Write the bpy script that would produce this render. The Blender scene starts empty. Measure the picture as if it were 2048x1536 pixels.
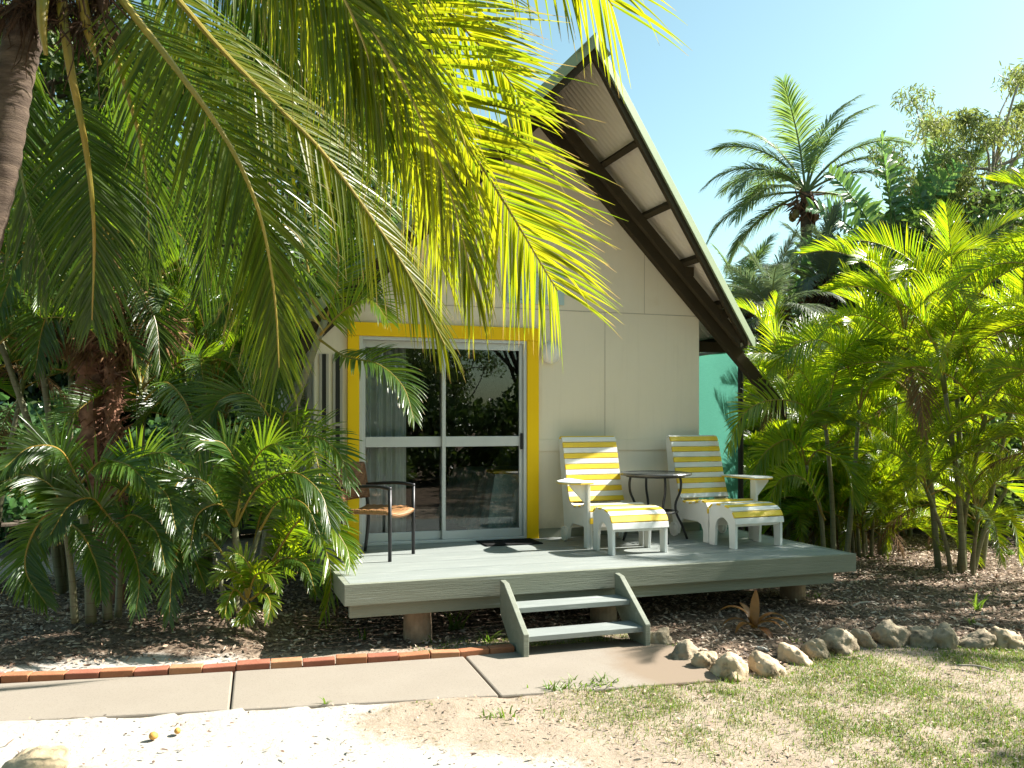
import bpy, bmesh, math, random
import numpy as np
from mathutils import Vector, Matrix, noise as mnoise

R = math.radians
random.seed(7)
rng = np.random.default_rng(7)
SC = bpy.context.scene
COL = SC.collection

# ------------------------------------------------------------------ camera (solved from the photograph's vanishing points)
F, CX, CY = 1757.0, 1024.0, 840.0          # in pixels of the 2048 x 1536 photograph
YAW = R(19.1)
ZC = 1.8
FWD = np.array([math.sin(YAW), math.cos(YAW), 0.0])
RGT = np.array([math.cos(YAW), -math.sin(YAW), 0.0])
UPV = np.array([0.0, 0.0, 1.0])
CAM = np.array([0.0, 0.0, ZC])

def P(u, v, d):
    """a point at distance d (along the view axis) seen at u, v"""
    return CAM + d * (FWD + RGT * ((u - CX) / F) + UPV * ((CY - v) / F))

def G(u, v, z=0.0):
    """a point of the level z seen at u, v"""
    return P(u, v, F * (ZC - z) / (v - CY))

def W(u, v, y):
    """a point of the vertical plane at y seen at u, v"""
    r = FWD + RGT * ((u - CX) / F) + UPV * ((CY - v) / F)
    return CAM + r * (y / r[1])

def nrm(a):
    n = np.linalg.norm(a, axis=-1, keepdims=True)
    return a / np.maximum(n, 1e-9)

# ------------------------------------------------------------------ materials
MATS = {}

def new_mat(name):
    m = bpy.data.materials.new(name)
    m.use_nodes = True
    nt = m.node_tree
    nt.nodes.clear()
    out = nt.nodes.new('ShaderNodeOutputMaterial')
    return m, nt, out

def nd(nt, typ, **kw):
    n = nt.nodes.new(typ)
    for k, v in kw.items():
        if k in n.inputs.keys():
            n.inputs[k].default_value = v
        else:
            setattr(n, k, v)
    return n

def c4(c):
    return (c[0], c[1], c[2], 1.0)

def mixc(nt, fac, a, b, mode='MIX'):
    n = nt.nodes.new('ShaderNodeMix')
    n.data_type = 'RGBA'
    n.blend_type = mode
    for sock, val in ((0, fac), (6, a), (7, b)):
        if isinstance(val, bpy.types.NodeSocket):
            nt.links.new(val, n.inputs[sock])
        elif sock == 0:
            n.inputs[0].default_value = val
        else:
            n.inputs[sock].default_value = c4(val)
    return n.outputs[2]

def ramp(nt, src, stops):
    n = nt.nodes.new('ShaderNodeValToRGB')
    el = n.color_ramp.elements
    while len(el) < len(stops):
        el.new(0.5)
    for e, (p, c) in zip(el, stops):
        e.position = p
        e.color = c4(c) if not isinstance(c, (int, float)) else (c, c, c, 1)
    nt.links.new(src, n.inputs[0])
    return n.outputs[0]

def noise_tex(nt, scale, detail=4, rough=0.55, vec=None, stretch=None, coord='Object'):
    tc = nt.nodes.new('ShaderNodeTexCoord')
    v = tc.outputs[coord]
    if stretch:
        mp = nt.nodes.new('ShaderNodeMapping')
        mp.inputs['Scale'].default_value = stretch
        nt.links.new(v, mp.inputs[0])
        v = mp.outputs[0]
    n = nt.nodes.new('ShaderNodeTexNoise')
    n.inputs['Scale'].default_value = scale
    n.inputs['Detail'].default_value = detail
    n.inputs['Roughness'].default_value = rough
    nt.links.new(v, n.inputs['Vector'])
    return n.outputs[0]

def solid(name, a, b=None, rough=0.6, spec=0.4, scale=6.0, bump=0.15, bscale=40.0, stretch=None, metal=0.0,
          spots=None, bdist=0.01):
    """a painted, wooden, stone or metal surface: two tones in noise, optional dark spots, fine bump"""
    if name in MATS:
        return MATS[name]
    m, nt, out = new_mat(name)
    b = b or tuple(x * 0.82 for x in a)
    f = noise_tex(nt, scale, 5, 0.6, stretch=stretch)
    col = mixc(nt, ramp(nt, f, [(0.32, 0.0), (0.68, 1.0)]), a, b)
    if spots:
        sc, lo, hi, colr = spots
        g = noise_tex(nt, sc, 6, 0.65, stretch=stretch)
        col = mixc(nt, ramp(nt, g, [(lo, 0.0), (hi, 1.0)]), col, colr)
    p = nd(nt, 'ShaderNodeBsdfPrincipled')
    p.inputs['Roughness'].default_value = rough
    p.inputs['Metallic'].default_value = metal
    p.inputs['Specular IOR Level'].default_value = spec
    nt.links.new(col, p.inputs['Base Color'])
    if bump:
        h = noise_tex(nt, bscale, 5, 0.65, stretch=stretch)
        bp = nd(nt, 'ShaderNodeBump')
        bp.inputs['Strength'].default_value = bump
        bp.inputs['Distance'].default_value = bdist
        nt.links.new(h, bp.inputs['Height'])
        nt.links.new(bp.outputs[0], p.inputs['Normal'])
    nt.links.new(p.outputs[0], out.inputs[0])
    MATS[name] = m
    return m

def leaf(name, a, b, tip, trans, rough=0.42, spec=0.45, tfac=0.42, tiplo=0.86, trans2=None):
    """a living leaf: tone varies from leaflet to leaflet, yellow brown tips, light passes through"""
    if name in MATS:
        return MATS[name]
    m, nt, out = new_mat(name)
    at = nd(nt, 'ShaderNodeAttribute', attribute_name='tone')
    sep = nt.nodes.new('ShaderNodeSeparateColor')
    nt.links.new(at.outputs['Color'], sep.inputs[0])
    col = mixc(nt, sep.outputs[0], a, b)
    oi = nt.nodes.new('ShaderNodeObjectInfo')
    hs = nt.nodes.new('ShaderNodeHueSaturation')
    mr = nd(nt, 'ShaderNodeMapRange')
    mr.inputs['To Min'].default_value = 0.78
    mr.inputs['To Max'].default_value = 1.18
    nt.links.new(oi.outputs['Random'], mr.inputs['Value'])
    nt.links.new(mr.outputs[0], hs.inputs['Value'])
    nt.links.new(col, hs.inputs['Color'])
    col = hs.outputs[0]
    tr = nt.nodes.new('ShaderNodeMath'); tr.operation = 'ADD'
    nt.links.new(sep.outputs[1], tr.inputs[0])
    sc = nt.nodes.new('ShaderNodeMath'); sc.operation = 'MULTIPLY_ADD'
    nt.links.new(sep.outputs[2], sc.inputs[0]); sc.inputs[1].default_value = 0.22; sc.inputs[2].default_value = -0.16
    nt.links.new(sc.outputs[0], tr.inputs[1])
    tf = ramp(nt, tr.outputs[0], [(tiplo, 0.0), (min(1.0, tiplo + 0.12), 1.0)])
    col2 = mixc(nt, tf, col, tip)
    p = nd(nt, 'ShaderNodeBsdfPrincipled')
    p.inputs['Roughness'].default_value = rough
    p.inputs['Specular IOR Level'].default_value = spec
    nt.links.new(col2, p.inputs['Base Color'])
    t = nd(nt, 'ShaderNodeBsdfTranslucent')
    tc = mixc(nt, tf, mixc(nt, sep.outputs[0], trans2 or (trans[0] * 0.55, trans[1] * 0.78, trans[2]), trans), tip)
    nt.links.new(tc, t.inputs[0])
    mx = nd(nt, 'ShaderNodeMixShader')
    mx.inputs[0].default_value = tfac
    nt.links.new(p.outputs[0], mx.inputs[1])
    nt.links.new(t.outputs[0], mx.inputs[2])
    nt.links.new(mx.outputs[0], out.inputs[0])
    MATS[name] = m
    return m

def glass_mat():
    m, nt, out = new_mat('window glass')
    t = nd(nt, 'ShaderNodeBsdfTransparent'); t.inputs[0].default_value = (0.90, 0.92, 0.92, 1)
    g = nd(nt, 'ShaderNodeBsdfGlossy'); g.inputs['Roughness'].default_value = 0.0; g.inputs[0].default_value = (1, 1, 1, 1)
    fr = nd(nt, 'ShaderNodeFresnel'); fr.inputs[0].default_value = 1.55
    n = noise_tex(nt, 0.9, 2)
    bp = nd(nt, 'ShaderNodeBump'); bp.inputs['Strength'].default_value = 0.02; bp.inputs['Distance'].default_value = 0.02
    nt.links.new(n, bp.inputs['Height']); nt.links.new(bp.outputs[0], g.inputs['Normal'])
    mx = nd(nt, 'ShaderNodeMixShader')
    nt.links.new(fr.outputs[0], mx.inputs[0]); nt.links.new(t.outputs[0], mx.inputs[1]); nt.links.new(g.outputs[0], mx.inputs[2])
    nt.links.new(mx.outputs[0], out.inputs[0])
    return m

# ------------------------------------------------------------------ mesh building
class MB:
    """collects polygons, then links them as ONE mesh object"""
    def __init__(self):
        self.v, self.f, self.mi, self.tone = [], [], [], []
        self.n = 0

    def add(self, verts, faces, mi=0, tone=None):
        verts = np.asarray(verts, float).reshape(-1, 3)
        k = self.n
        self.v.append(verts)
        self.f += [tuple(int(i) + k for i in fc) for fc in faces]
        self.mi += [mi] * len(faces)
        if tone is None:
            tone = np.tile([0.5, 0.0, 0.5], (len(verts), 1))
        self.tone.append(np.asarray(tone, float))
        self.n += len(verts)

    def box(self, x0, x1, y0, y1, z0, z1, mi=0):
        v = [(x, y, z) for z in (z0, z1) for y in (y0, y1) for x in (x0, x1)]
        self.add(v, [(0, 2, 3, 1), (4, 5, 7, 6), (0, 1, 5, 4), (2, 6, 7, 3), (0, 4, 6, 2), (1, 3, 7, 5)], mi)

    def beam(self, a, b, w, h, mi=0, up=(0, 0, 1)):
        """rectangular bar from a to b; w across, h along up"""
        a, b = np.array(a, float), np.array(b, float)
        t = nrm(b - a)
        s = np.cross(t, np.array(up, float))
        s = nrm(s if np.linalg.norm(s) > 1e-6 else np.array([1.0, 0, 0]))
        n = np.cross(s, t)
        v = []
        for p in (a, b):
            for q, r in ((-1, -1), (1, -1), (1, 1), (-1, 1)):
                v.append(p + s * q * w / 2 + n * r * h / 2)
        self.add(v, [(3, 2, 1, 0), (4, 5, 6, 7), (0, 1, 5, 4), (1, 2, 6, 5), (2, 3, 7, 6), (3, 0, 4, 7)], mi)

    def prism(self, poly, axis, a, b, mi=0):
        """2-D outline (counter-clockwise) pushed along an axis: 'x' takes (y, z), 'y' takes (x, z), 'z' takes (x, y)"""
        def put(p, t):
            return {'x': (t, p[0], p[1]), 'y': (p[0], t, p[1]), 'z': (p[0], p[1], t)}[axis]
        n = len(poly)
        v = [put(p, a) for p in poly] + [put(p, b) for p in poly]
        f = [tuple(range(n - 1, -1, -1)), tuple(range(n, 2 * n))]
        f += [(i, (i + 1) % n, n + (i + 1) % n, n + i) for i in range(n)]
        self.add(v, f, mi)

    def tube(self, pts, rad, n=8, mi=0, cap=True, tone=None, bump=0.0):
        pts = np.asarray(pts, float)
        m = len(pts)
        rad = np.broadcast_to(np.asarray(rad, float), (m,)).copy()
        t = nrm(np.gradient(pts, axis=0))
        ref = np.array([0.0, 0, 1]) if abs(t[0][2]) < 0.9 else np.array([1.0, 0, 0])
        s = nrm(np.cross(t[0], ref))
        V = []
        ang = np.linspace(0, 2 * math.pi, n, endpoint=False)
        for i in range(m):
            s = nrm(s - t[i] * np.dot(s, t[i]))
            b = np.cross(t[i], s)
            r = rad[i] * (1 + (rng.random(n) - 0.5) * bump) if bump else np.full(n, rad[i])
            V.append(pts[i] + np.outer(np.cos(ang) * r, s) + np.outer(np.sin(ang) * r, b))
        V = np.concatenate(V)
        f = [(i * n + j, i * n + (j + 1) % n, (i + 1) * n + (j + 1) % n, (i + 1) * n + j) for i in range(m - 1) for j in range(n)]
        if cap:
            f += [tuple(range(n - 1, -1, -1)), tuple((m - 1) * n + j for j in range(n))]
        self.add(V, f, mi, None if tone is None else np.tile(tone, (len(V), 1)))

    def lathe(self, prof, c, n=24, mi=0):
        """(radius, z) outline turned about the vertical through c"""
        ang = np.linspace(0, 2 * math.pi, n, endpoint=False)
        V = [(c[0] + r * math.cos(a), c[1] + r * math.sin(a), c[2] + z) for r, z in prof for a in ang]
        m = len(prof)
        f = [(i * n + j, i * n + (j + 1) % n, (i + 1) * n + (j + 1) % n, (i + 1) * n + j) for i in range(m - 1) for j in range(n)]
        f += [tuple(range(n - 1, -1, -1)), tuple((m - 1) * n + j for j in range(n))]
        self.add(V, f, mi)

    def mesh(self, name, mats, smooth=False):
        me = bpy.data.meshes.new(name)
        V = np.concatenate(self.v) if self.v else np.zeros((0, 3))
        nf = len(self.f)
        ln = np.array([len(x) for x in self.f], dtype=np.int32)
        me.vertices.add(len(V)); me.vertices.foreach_set('co', V.ravel())
        me.loops.add(int(ln.sum())); me.loops.foreach_set('vertex_index', np.fromiter((i for x in self.f for i in x), dtype=np.int32))
        me.polygons.add(nf)
        me.polygons.foreach_set('loop_start', np.concatenate([[0], np.cumsum(ln)[:-1]]).astype(np.int32))
        me.polygons.foreach_set('material_index', np.array(self.mi, dtype=np.int32))
        me.polygons.foreach_set('use_smooth', np.full(nf, bool(smooth)))
        for m in (mats if isinstance(mats, (list, tuple)) else [mats]):
            me.materials.append(m)
        at = me.attributes.new('tone', 'FLOAT_COLOR', 'POINT')
        T = np.ones((len(V), 4)); T[:, :3] = np.concatenate(self.tone)
        at.data.foreach_set('color', T.ravel())
        me.update(calc_edges=True)
        me.validate()
        return me

    def build(self, name, mats, parent=None, smooth=False, bevel=0.0, world=True):
        me = self.mesh(name, mats, smooth)
        o = bpy.data.objects.new(name, me)
        COL.objects.link(o)
        if parent is not None:
            o.parent = parent
            if world:
                o.matrix_parent_inverse = PM[parent.name].inverted()
        if bevel:
            md = o.modifiers.new('edge', 'BEVEL'); md.width = bevel; md.segments = 2; md.limit_method = 'ANGLE'; md.angle_limit = R(40)
        return o

PM = {}

def tag(o, label=None, cat=None, group=None, kind=None):
    for k, v in (('label', label), ('category', cat), ('group', group), ('kind', kind)):
        if v:
            o[k] = v
    return o

def thing(name, label, cat, loc=(0, 0, 0), rz=0.0, group=None):
    o = bpy.data.objects.new(name, None)
    COL.objects.link(o)
    o.location = loc
    o.rotation_euler = (0, 0, rz)
    o.empty_display_size = 0.2
    PM[o.name] = Matrix.Translation(Vector(loc)) @ Matrix.Rotation(rz, 4, 'Z')
    return tag(o, label, cat, group)

def kids(o):
    return [c for c in bpy.data.objects if c.parent is o]

def copy_tree(root, label=None, loc=None, rz=None):
    memo = [(root, None)]
    first = None
    while memo:
        o, par = memo.pop()
        c = o.copy(); COL.objects.link(c)
        if par is not None:
            c.parent = par
        else:
            first = c
        for ch in kids(o):
            memo.append((ch, c))
    if loc is not None:
        first.location = loc
    if rz is not None:
        first.rotation_euler[2] = rz
    if label:
        first['label'] = label
    return first

# ------------------------------------------------------------------ palm fronds
def catmull(pts, n=64):
    p = np.asarray(pts, float)
    p = np.vstack([2 * p[0] - p[1], p, 2 * p[-1] - p[-2]])
    k = len(p) - 3
    out = []
    for t in np.linspace(0, k - 1e-6, n):
        i = int(t); u = t - i
        a, b, c, d = p[i], p[i + 1], p[i + 2], p[i + 3]
        out.append(0.5 * ((2 * b) + (-a + c) * u + (2 * a - 5 * b + 4 * c - d) * u * u + (-a + 3 * b - 3 * c + d) * u ** 3))
    return np.array(out)

def frond(mb, ctrl, n=70, L=0.8, wid=0.035, th0=62, th1=22, phi=15, droop=0.5, seg=5, fold=0.25, rnd=0.12,
          start=0.12, droop1=None, rach=(0.025, 0.004), base=0.45, tip=0.4, nref=None, twist=0.0, rseg=7, split=0.0, wprof=1.0):
    """a feather leaf: curved midrib (material 0) and two ranks of leaflets (material 1)"""
    C = catmull(ctrl, 64)
    dl = np.linalg.norm(np.diff(C, axis=0), axis=1)
    s = np.concatenate([[0], np.cumsum(dl)]); s /= s[-1]
    T = nrm(np.gradient(C, axis=0))
    nr = np.array([0, 0, 1.0]) if nref is None else np.asarray(nref, float)
    S = np.cross(T, nr)
    if nref is None:                                        # the midrib bends in a vertical plane
        h = C[-1] - C[0]; h[2] = 0
        S = np.tile(nrm(np.cross(nrm(h), nr)), (len(T), 1))
    S = nrm(S - T * np.sum(S * T, axis=1, keepdims=True))
    N = np.cross(S, T)
    idx = np.linspace(0, 63, 22).astype(int)
    mb.tube(C[idx], rach[0] + (rach[1] - rach[0]) * s[idx] ** 0.8, rseg, 0, tone=(0.5, 0.0, 0.5))
    for side in (-1, 1):
        q = np.linspace(start, 0.995, n) + (rng.random(n) - 0.5) * 0.5 / n
        q = np.clip(q, 0, 1)
        def at(A):
            return np.stack([np.interp(q, s, A[:, k]) for k in range(3)], axis=1)
        p, t, sv, nv = at(C), nrm(at(T)), nrm(at(S)), nrm(at(N))
        w = (q - start) / (1 - start)
        prof = np.where(w < 0.35, base + (1 - base) * np.sin(w / 0.35 * math.pi / 2), 1 - (1 - tip) * ((w - 0.35) / 0.65) ** 1.8)
        odd = rng.random(n)
        ll = L * prof * (1 + (rng.random(n) - 0.5) * 2 * rnd) * np.where(odd < 0.035, 0.45, np.where(odd < 0.055, 0.03, 1.0))
        th = R(th0) + (R(th1) - R(th0)) * w ** 1.1 + (rng.random(n) - 0.5) * rnd * 1.2
        ph = R(phi) + (rng.random(n) - 0.5) * rnd * 2.0
        ct, st = np.cos(th)[:, None], np.sin(th)[:, None]
        d = ct * t + st * (side * sv * np.cos(ph)[:, None] + nv * np.sin(ph)[:, None])
        d = nrm(d)
        tw = twist * side + (rng.random(n) - 0.5) * rnd * 4
        W0 = nrm(t - d * np.sum(t * d, axis=1, keepdims=True))
        B0 = np.cross(d, W0)
        wd = W0 * np.cos(tw)[:, None] + B0 * np.sin(tw)[:, None]
        cols = 3 if fold else 2
        V = np.zeros((n, seg + 1, cols, 3)); TT = np.zeros((n, seg + 1, cols, 3))
        r1, r2 = rng.random(n), rng.random(n)
        g = (droop if droop1 is None else droop + (droop1 - droop) * w) * (1 + (rng.random(n) - 0.5) * 0.8)
        g = np.where((odd > 0.9) & (odd < 0.95), g * 2.2 + 0.5, g)
        for j in range(seg + 1):
            x = j / seg
            hw = wid * 0.5 * (0.45 + 0.55 * min(1.0, x * 5)) * max(0.04, (1 - x ** (2.2 / wprof))) ** (0.75 * max(1.0, wprof * 0.85)) * (0.8 + 0.4 * r1) * np.minimum(1, prof + 0.25)
            wn = nrm(wd - d * np.sum(wd * d, axis=1, keepdims=True))
            bn = np.cross(d, wn)
            bn = np.where((np.sum(bn * nv, axis=1, keepdims=True)) < 0, -bn, bn)
            if cols == 3:
                V[:, j, 0] = p - wn * hw[:, None] + bn * (fold * hw)[:, None]
                V[:, j, 1] = p
                V[:, j, 2] = p + wn * hw[:, None] + bn * (fold * hw)[:, None]
            else:
                V[:, j, 0] = p - wn * hw[:, None]
                V[:, j, 1] = p + wn * hw[:, None]
            TT[:, j, :, 0] = r1[:, None]; TT[:, j, :, 1] = x; TT[:, j, :, 2] = r2[:, None]
            p = p + d * (ll / seg)[:, None]
            d = nrm(d + np.array([0, 0, -1.0]) * (g * (0.5 + x) / seg)[:, None])
        faces = []
        row = cols
        per = (seg + 1) * cols
        for i in range(n):
            o = i * per
            for j in range(seg):
                for c in range(cols - 1):
                    a = o + j * row + c
                    faces.append((a, a + 1, a + row + 1, a + row))
        mb.add(V.reshape(-1, 3), faces, 1, TT.reshape(-1, 3))

def arch(L, elev, bend, n=7, wob=0.0):
    """midrib control points in the x-z plane: leaves at elev degrees, bends over by bend degrees"""
    p = np.zeros(3); out = [p.copy()]
    for i in range(n):
        a = R(elev - bend * ((i + 0.5) / n) ** 1.35)
        p = p + np.array([math.cos(a), wob * math.sin(i * 1.1), math.sin(a)]) * (L / n)
        out.append(p.copy())
    return out

# ------------------------------------------------------------------ broad-leaved crowns
def leaf_cloud(mb, centers, radii, count, size, mi=0, droop=0.0, aspect=2.2, flat=0.35):
    """leaf-shaped faces scattered round twig ends"""
    centers = np.asarray(centers, float)
    k = len(centers)
    ids = rng.integers(0, k, count)
    g = rng.normal(size=(count, 3)); g = g / np.linalg.norm(g, axis=1, keepdims=True) * (rng.random((count, 1)) ** 0.45)
    p = centers[ids] + g * np.asarray(radii)[ids][:, None] * np.array([1, 1, 0.75])
    d = rng.normal(size=(count, 3)); d[:, 2] -= droop * 1.5
    d = nrm(d)
    b = nrm(np.cross(d, rng.normal(size=(count, 3))))
    nrmv = np.cross(d, b)
    l = size * (0.6 + 0.8 * rng.random(count))
    w = l / aspect
    V = np.zeros((count, 6, 3))
    V[:, 0] = p
    V[:, 1] = p + d * (l * 0.35)[:, None] + b * (w * 0.5)[:, None] + nrmv * (w * flat * 0.4)[:, None]
    V[:, 2] = p + d * (l * 0.75)[:, None] + b * (w * 0.36)[:, None] + nrmv * (w * flat * 0.3)[:, None]
    V[:, 3] = p + d * l[:, None]
    V[:, 4] = p + d * (l * 0.75)[:, None] - b * (w * 0.36)[:, None] + nrmv * (w * flat * 0.3)[:, None]
    V[:, 5] = p + d * (l * 0.35)[:, None] - b * (w * 0.5)[:, None] + nrmv * (w * flat * 0.4)[:, None]
    r = np.clip(0.5 * rng.random(count) + 0.5 * rng.random(k)[ids], 0, 1)
    T = np.zeros((count, 6, 3)); T[:, :, 0] = r[:, None]; T[:, :, 1] = np.array([0, .35, .75, 0.8, .75, .35]) * 0.8; T[:, :, 2] = rng.random(count)[:, None]
    fc = []
    for i in range(count):
        o = 6 * i
        fc.append((o, o + 1, o + 2, o + 3)); fc.append((o, o + 3, o + 4, o + 5))
    mb.add(V.reshape(-1, 3), fc, mi, T.reshape(-1, 3))

def tree_meshes(h, cr, trunk_r, n_cl, n_leaf, lsize, lmat, bmat, droop=0.2, low=0.35, aspect=2.4, clr=0.55, lean=0.0, squash=0.8):
    """trunk with limbs, and a crown of leaves round the limb ends"""
    tb, cb = MB(), MB()
    zt = h * low
    top = np.array([lean * h * 0.5, 0, h * 0.62])
    spine = catmull([(0, 0, -0.1), (lean * h * 0.15 + rng.normal() * 0.1, rng.normal() * 0.1, zt), top, top + np.array([rng.normal() * 0.3, rng.normal() * 0.3, h * 0.25])], 16)
    tb.tube(spine, np.linspace(trunk_r, trunk_r * 0.25, 16), 9, 0, bump=0.12)
    cc = np.array([lean * h * 0.5, 0, h - cr * squash])
    cen, rad = [], []
    for i in range(n_cl):
        a = rng.normal(size=3); a /= np.linalg.norm(a)
        r = cr * (0.45 + 0.55 * rng.random() ** 0.5)
        c = cc + a * r * np.array([1, 1, squash]) * (0.85 + 0.3 * rng.random())
        c[2] = max(c[2], zt * 0.8)
        cen.append(c); rad.append(clr * (0.6 + 0.8 * rng.random()))
        if i % 2 == 0:
            k = rng.integers(5, 14)
            s0 = spine[k]
            mid = (s0 + c) / 2 + rng.normal(size=3) * 0.15 * cr + np.array([0, 0, 0.1 * cr])
            tb.tube(catmull([s0, mid, c], 7), np.linspace(trunk_r * 0.35, 0.012, 7), 5, 0)
    leaf_cloud(cb, cen, rad, n_leaf, lsize, 0, droop, aspect)
    return tb.mesh('trunk', bmat, True), cb.mesh('crown', lmat, False)

def put(name, me, parent, loc=(0, 0, 0), rot=(0, 0, 0), sc=1.0):
    o = bpy.data.objects.new(name, me)
    COL.objects.link(o)
    o.parent = parent
    o.location = loc; o.rotation_euler = rot
    o.scale = (sc, sc, sc) if not hasattr(sc, '__len__') else sc
    return o
# ------------------------------------------------------------------ surfaces
WALL = solid('wall paint', (0.82, 0.735, 0.585), (0.78, 0.70, 0.555), 0.65, 0.3, 1.3, 0.05, 60, spots=(2.2, 0.62, 0.9, (0.72, 0.62, 0.45)))
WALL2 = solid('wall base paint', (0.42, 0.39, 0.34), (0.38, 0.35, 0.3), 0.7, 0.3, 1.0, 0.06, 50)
def wall_weather(m):
    nt = m.node_tree; p = [n for n in nt.nodes if n.type == 'BSDF_PRINCIPLED'][0]
    src = p.inputs['Base Color'].links[0].from_socket
    st_ = noise_tex(nt, 1.0, 6, 0.7, stretch=(14, 14, 0.7))
    col = mixc(nt, ramp(nt, st_, [(0.54, 0.0), (0.85, 0.18)]), src, (0.44, 0.38, 0.28))
    tc = nt.nodes.new('ShaderNodeTexCoord'); sp = nt.nodes.new('ShaderNodeSeparateXYZ'); nt.links.new(tc.outputs['Object'], sp.inputs[0])
    nn = noise_tex(nt, 5, 5, 0.7)
    a = nt.nodes.new('ShaderNodeMath'); a.operation = 'MULTIPLY_ADD'; nt.links.new(nn, a.inputs[0]); a.inputs[1].default_value = -0.5; nt.links.new(sp.outputs[2], a.inputs[2])
    col = mixc(nt, ramp(nt, a.outputs[0], [(0.36, 0.45), (0.55, 0.0)]), col, (0.45, 0.40, 0.32))
    nt.links.new(col, p.inputs['Base Color'])
wall_weather(WALL)
SEAM = solid('wall seam', (0.50, 0.44, 0.35), None, 0.8, 0.2)
BROWN = solid('brown beam paint', (0.058, 0.047, 0.029), (0.046, 0.037, 0.023), 0.85, 0.12, 4, 0.12, 30)
CAPG = solid('pale green capping', (0.27, 0.33, 0.21), (0.24, 0.30, 0.19), 0.6, 0.25, 3, 0.03)
SOFF = solid('roof sheet underside', (0.78, 0.71, 0.61), (0.72, 0.65, 0.56), 0.5, 0.4, 2, 0.03)
YELL = solid('yellow door paint', (0.95, 0.60, 0.003), (0.90, 0.56, 0.003), 0.55, 0.25, 2.2, 0.05, 50)
ALU = solid('aluminium frame', (0.62, 0.63, 0.62), (0.56, 0.57, 0.57), 0.38, 0.5, 3, 0.02, metal=0.25)
DECK = solid('deck paint', (0.262, 0.285, 0.270), (0.225, 0.250, 0.236), 0.5, 0.4, 2.5, 0.22, 26, stretch=(0.35, 3.5, 3.5),
             spots=(7.0, 0.56, 0.76, (0.42, 0.44, 0.41)))
DECKF = solid('fascia paint', (0.235, 0.250, 0.195), (0.190, 0.205, 0.158), 0.6, 0.35, 3.0, 0.55, 22, stretch=(0.25, 4, 5),
              spots=(4.0, 0.60, 0.75, (0.33, 0.37, 0.34)))
STUMP = solid('stump', (0.34, 0.25, 0.17), (0.22, 0.15, 0.10), 0.9, 0.15, 8, 0.5, 24)
DARKMET = solid('dark metal', (0.028, 0.029, 0.032), (0.022, 0.022, 0.024), 0.4, 0.5, 5, 0.05, metal=0.3)
BLACKP = solid('black plastic', (0.012, 0.012, 0.013), None, 0.45, 0.4)
WHITE = solid('white paint', (0.78, 0.78, 0.76), (0.72, 0.72, 0.69), 0.45, 0.4, 4, 0.06, 40, spots=(9, 0.66, 0.8, (0.6, 0.58, 0.52)))
YSLAT = solid('yellow slat paint', (0.84, 0.60, 0.045), (0.78, 0.54, 0.035), 0.42, 0.4, 5, 0.06, 40, spots=(12, 0.68, 0.8, (0.55, 0.36, 0.05)))
LAMPW = solid('opal lamp glass', (0.78, 0.78, 0.75), (0.74, 0.74, 0.71), 0.25, 0.5, 2, 0.0)
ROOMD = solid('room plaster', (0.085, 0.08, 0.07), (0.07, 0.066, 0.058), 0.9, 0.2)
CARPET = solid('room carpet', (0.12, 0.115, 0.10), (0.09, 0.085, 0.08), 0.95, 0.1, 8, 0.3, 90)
CURT = solid('curtain cloth', (0.80, 0.82, 0.82), (0.72, 0.75, 0.75), 0.9, 0.1, 3, 0.05)
BEDC = solid('bed cover', (0.62, 0.74, 0.68), (0.32, 0.50, 0.46), 0.9, 0.1, 14, 0.2, 30, spots=(22, 0.56, 0.62, (0.8, 0.82, 0.72)))
GLASS = glass_mat()
MATM = solid('door mat rubber', (0.018, 0.018, 0.018), (0.01, 0.01, 0.01), 0.95, 0.1, 30, 0.6, 120)
TABTOP = solid('table top metal', (0.10, 0.105, 0.11), (0.075, 0.08, 0.085), 0.25, 0.5, 6, 0.03, metal=0.4)
SIGNP = solid('sign board', (0.42, 0.60, 0.60), (0.5, 0.62, 0.6), 0.5, 0.4, 6, 0.03)

def weave(name, a, b, sc=55):
    m, nt, out = new_mat(name)
    tc = nt.nodes.new('ShaderNodeTexCoord')
    facs = []
    for dirn in ('X', 'Z', 'Y'):
        w = nt.nodes.new('ShaderNodeTexWave'); w.wave_type = 'BANDS'; w.bands_direction = dirn
        w.inputs['Scale'].default_value = sc / 3; w.inputs['Distortion'].default_value = 0.6
        nt.links.new(tc.outputs['Object'], w.inputs[0]); facs.append(w.outputs['Fac'])
    mu = nt.nodes.new('ShaderNodeMath'); mu.operation = 'MULTIPLY'
    nt.links.new(facs[0], mu.inputs[0]); nt.links.new(facs[1], mu.inputs[1])
    mu2 = nt.nodes.new('ShaderNodeMath'); mu2.operation = 'MAXIMUM'
    m3 = nt.nodes.new('ShaderNodeMath'); m3.operation = 'MULTIPLY'
    nt.links.new(facs[0], m3.inputs[0]); nt.links.new(facs[2], m3.inputs[1])
    nt.links.new(mu.outputs[0], mu2.inputs[0]); nt.links.new(m3.outputs[0], mu2.inputs[1])
    col = mixc(nt, ramp(nt, mu2.outputs[0], [(0.05, 0.0), (0.6, 1.0)]), b, a)
    p = nd(nt, 'ShaderNodeBsdfPrincipled'); p.inputs['Roughness'].default_value = 0.5
    nt.links.new(col, p.inputs['Base Color'])
    bp = nd(nt, 'ShaderNodeBump'); bp.inputs['Strength'].default_value = 0.8; bp.inputs['Distance'].default_value = 0.004
    nt.links.new(mu2.outputs[0], bp.inputs['Height']); nt.links.new(bp.outputs[0], p.inputs['Normal'])
    nt.links.new(p.outputs[0], out.inputs[0])
    return m

WICK = weave('wicker back', (0.22, 0.10, 0.040), (0.07, 0.03, 0.014))
WICKS = weave('wicker seat', (0.42, 0.22, 0.085), (0.14, 0.06, 0.025))

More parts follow.
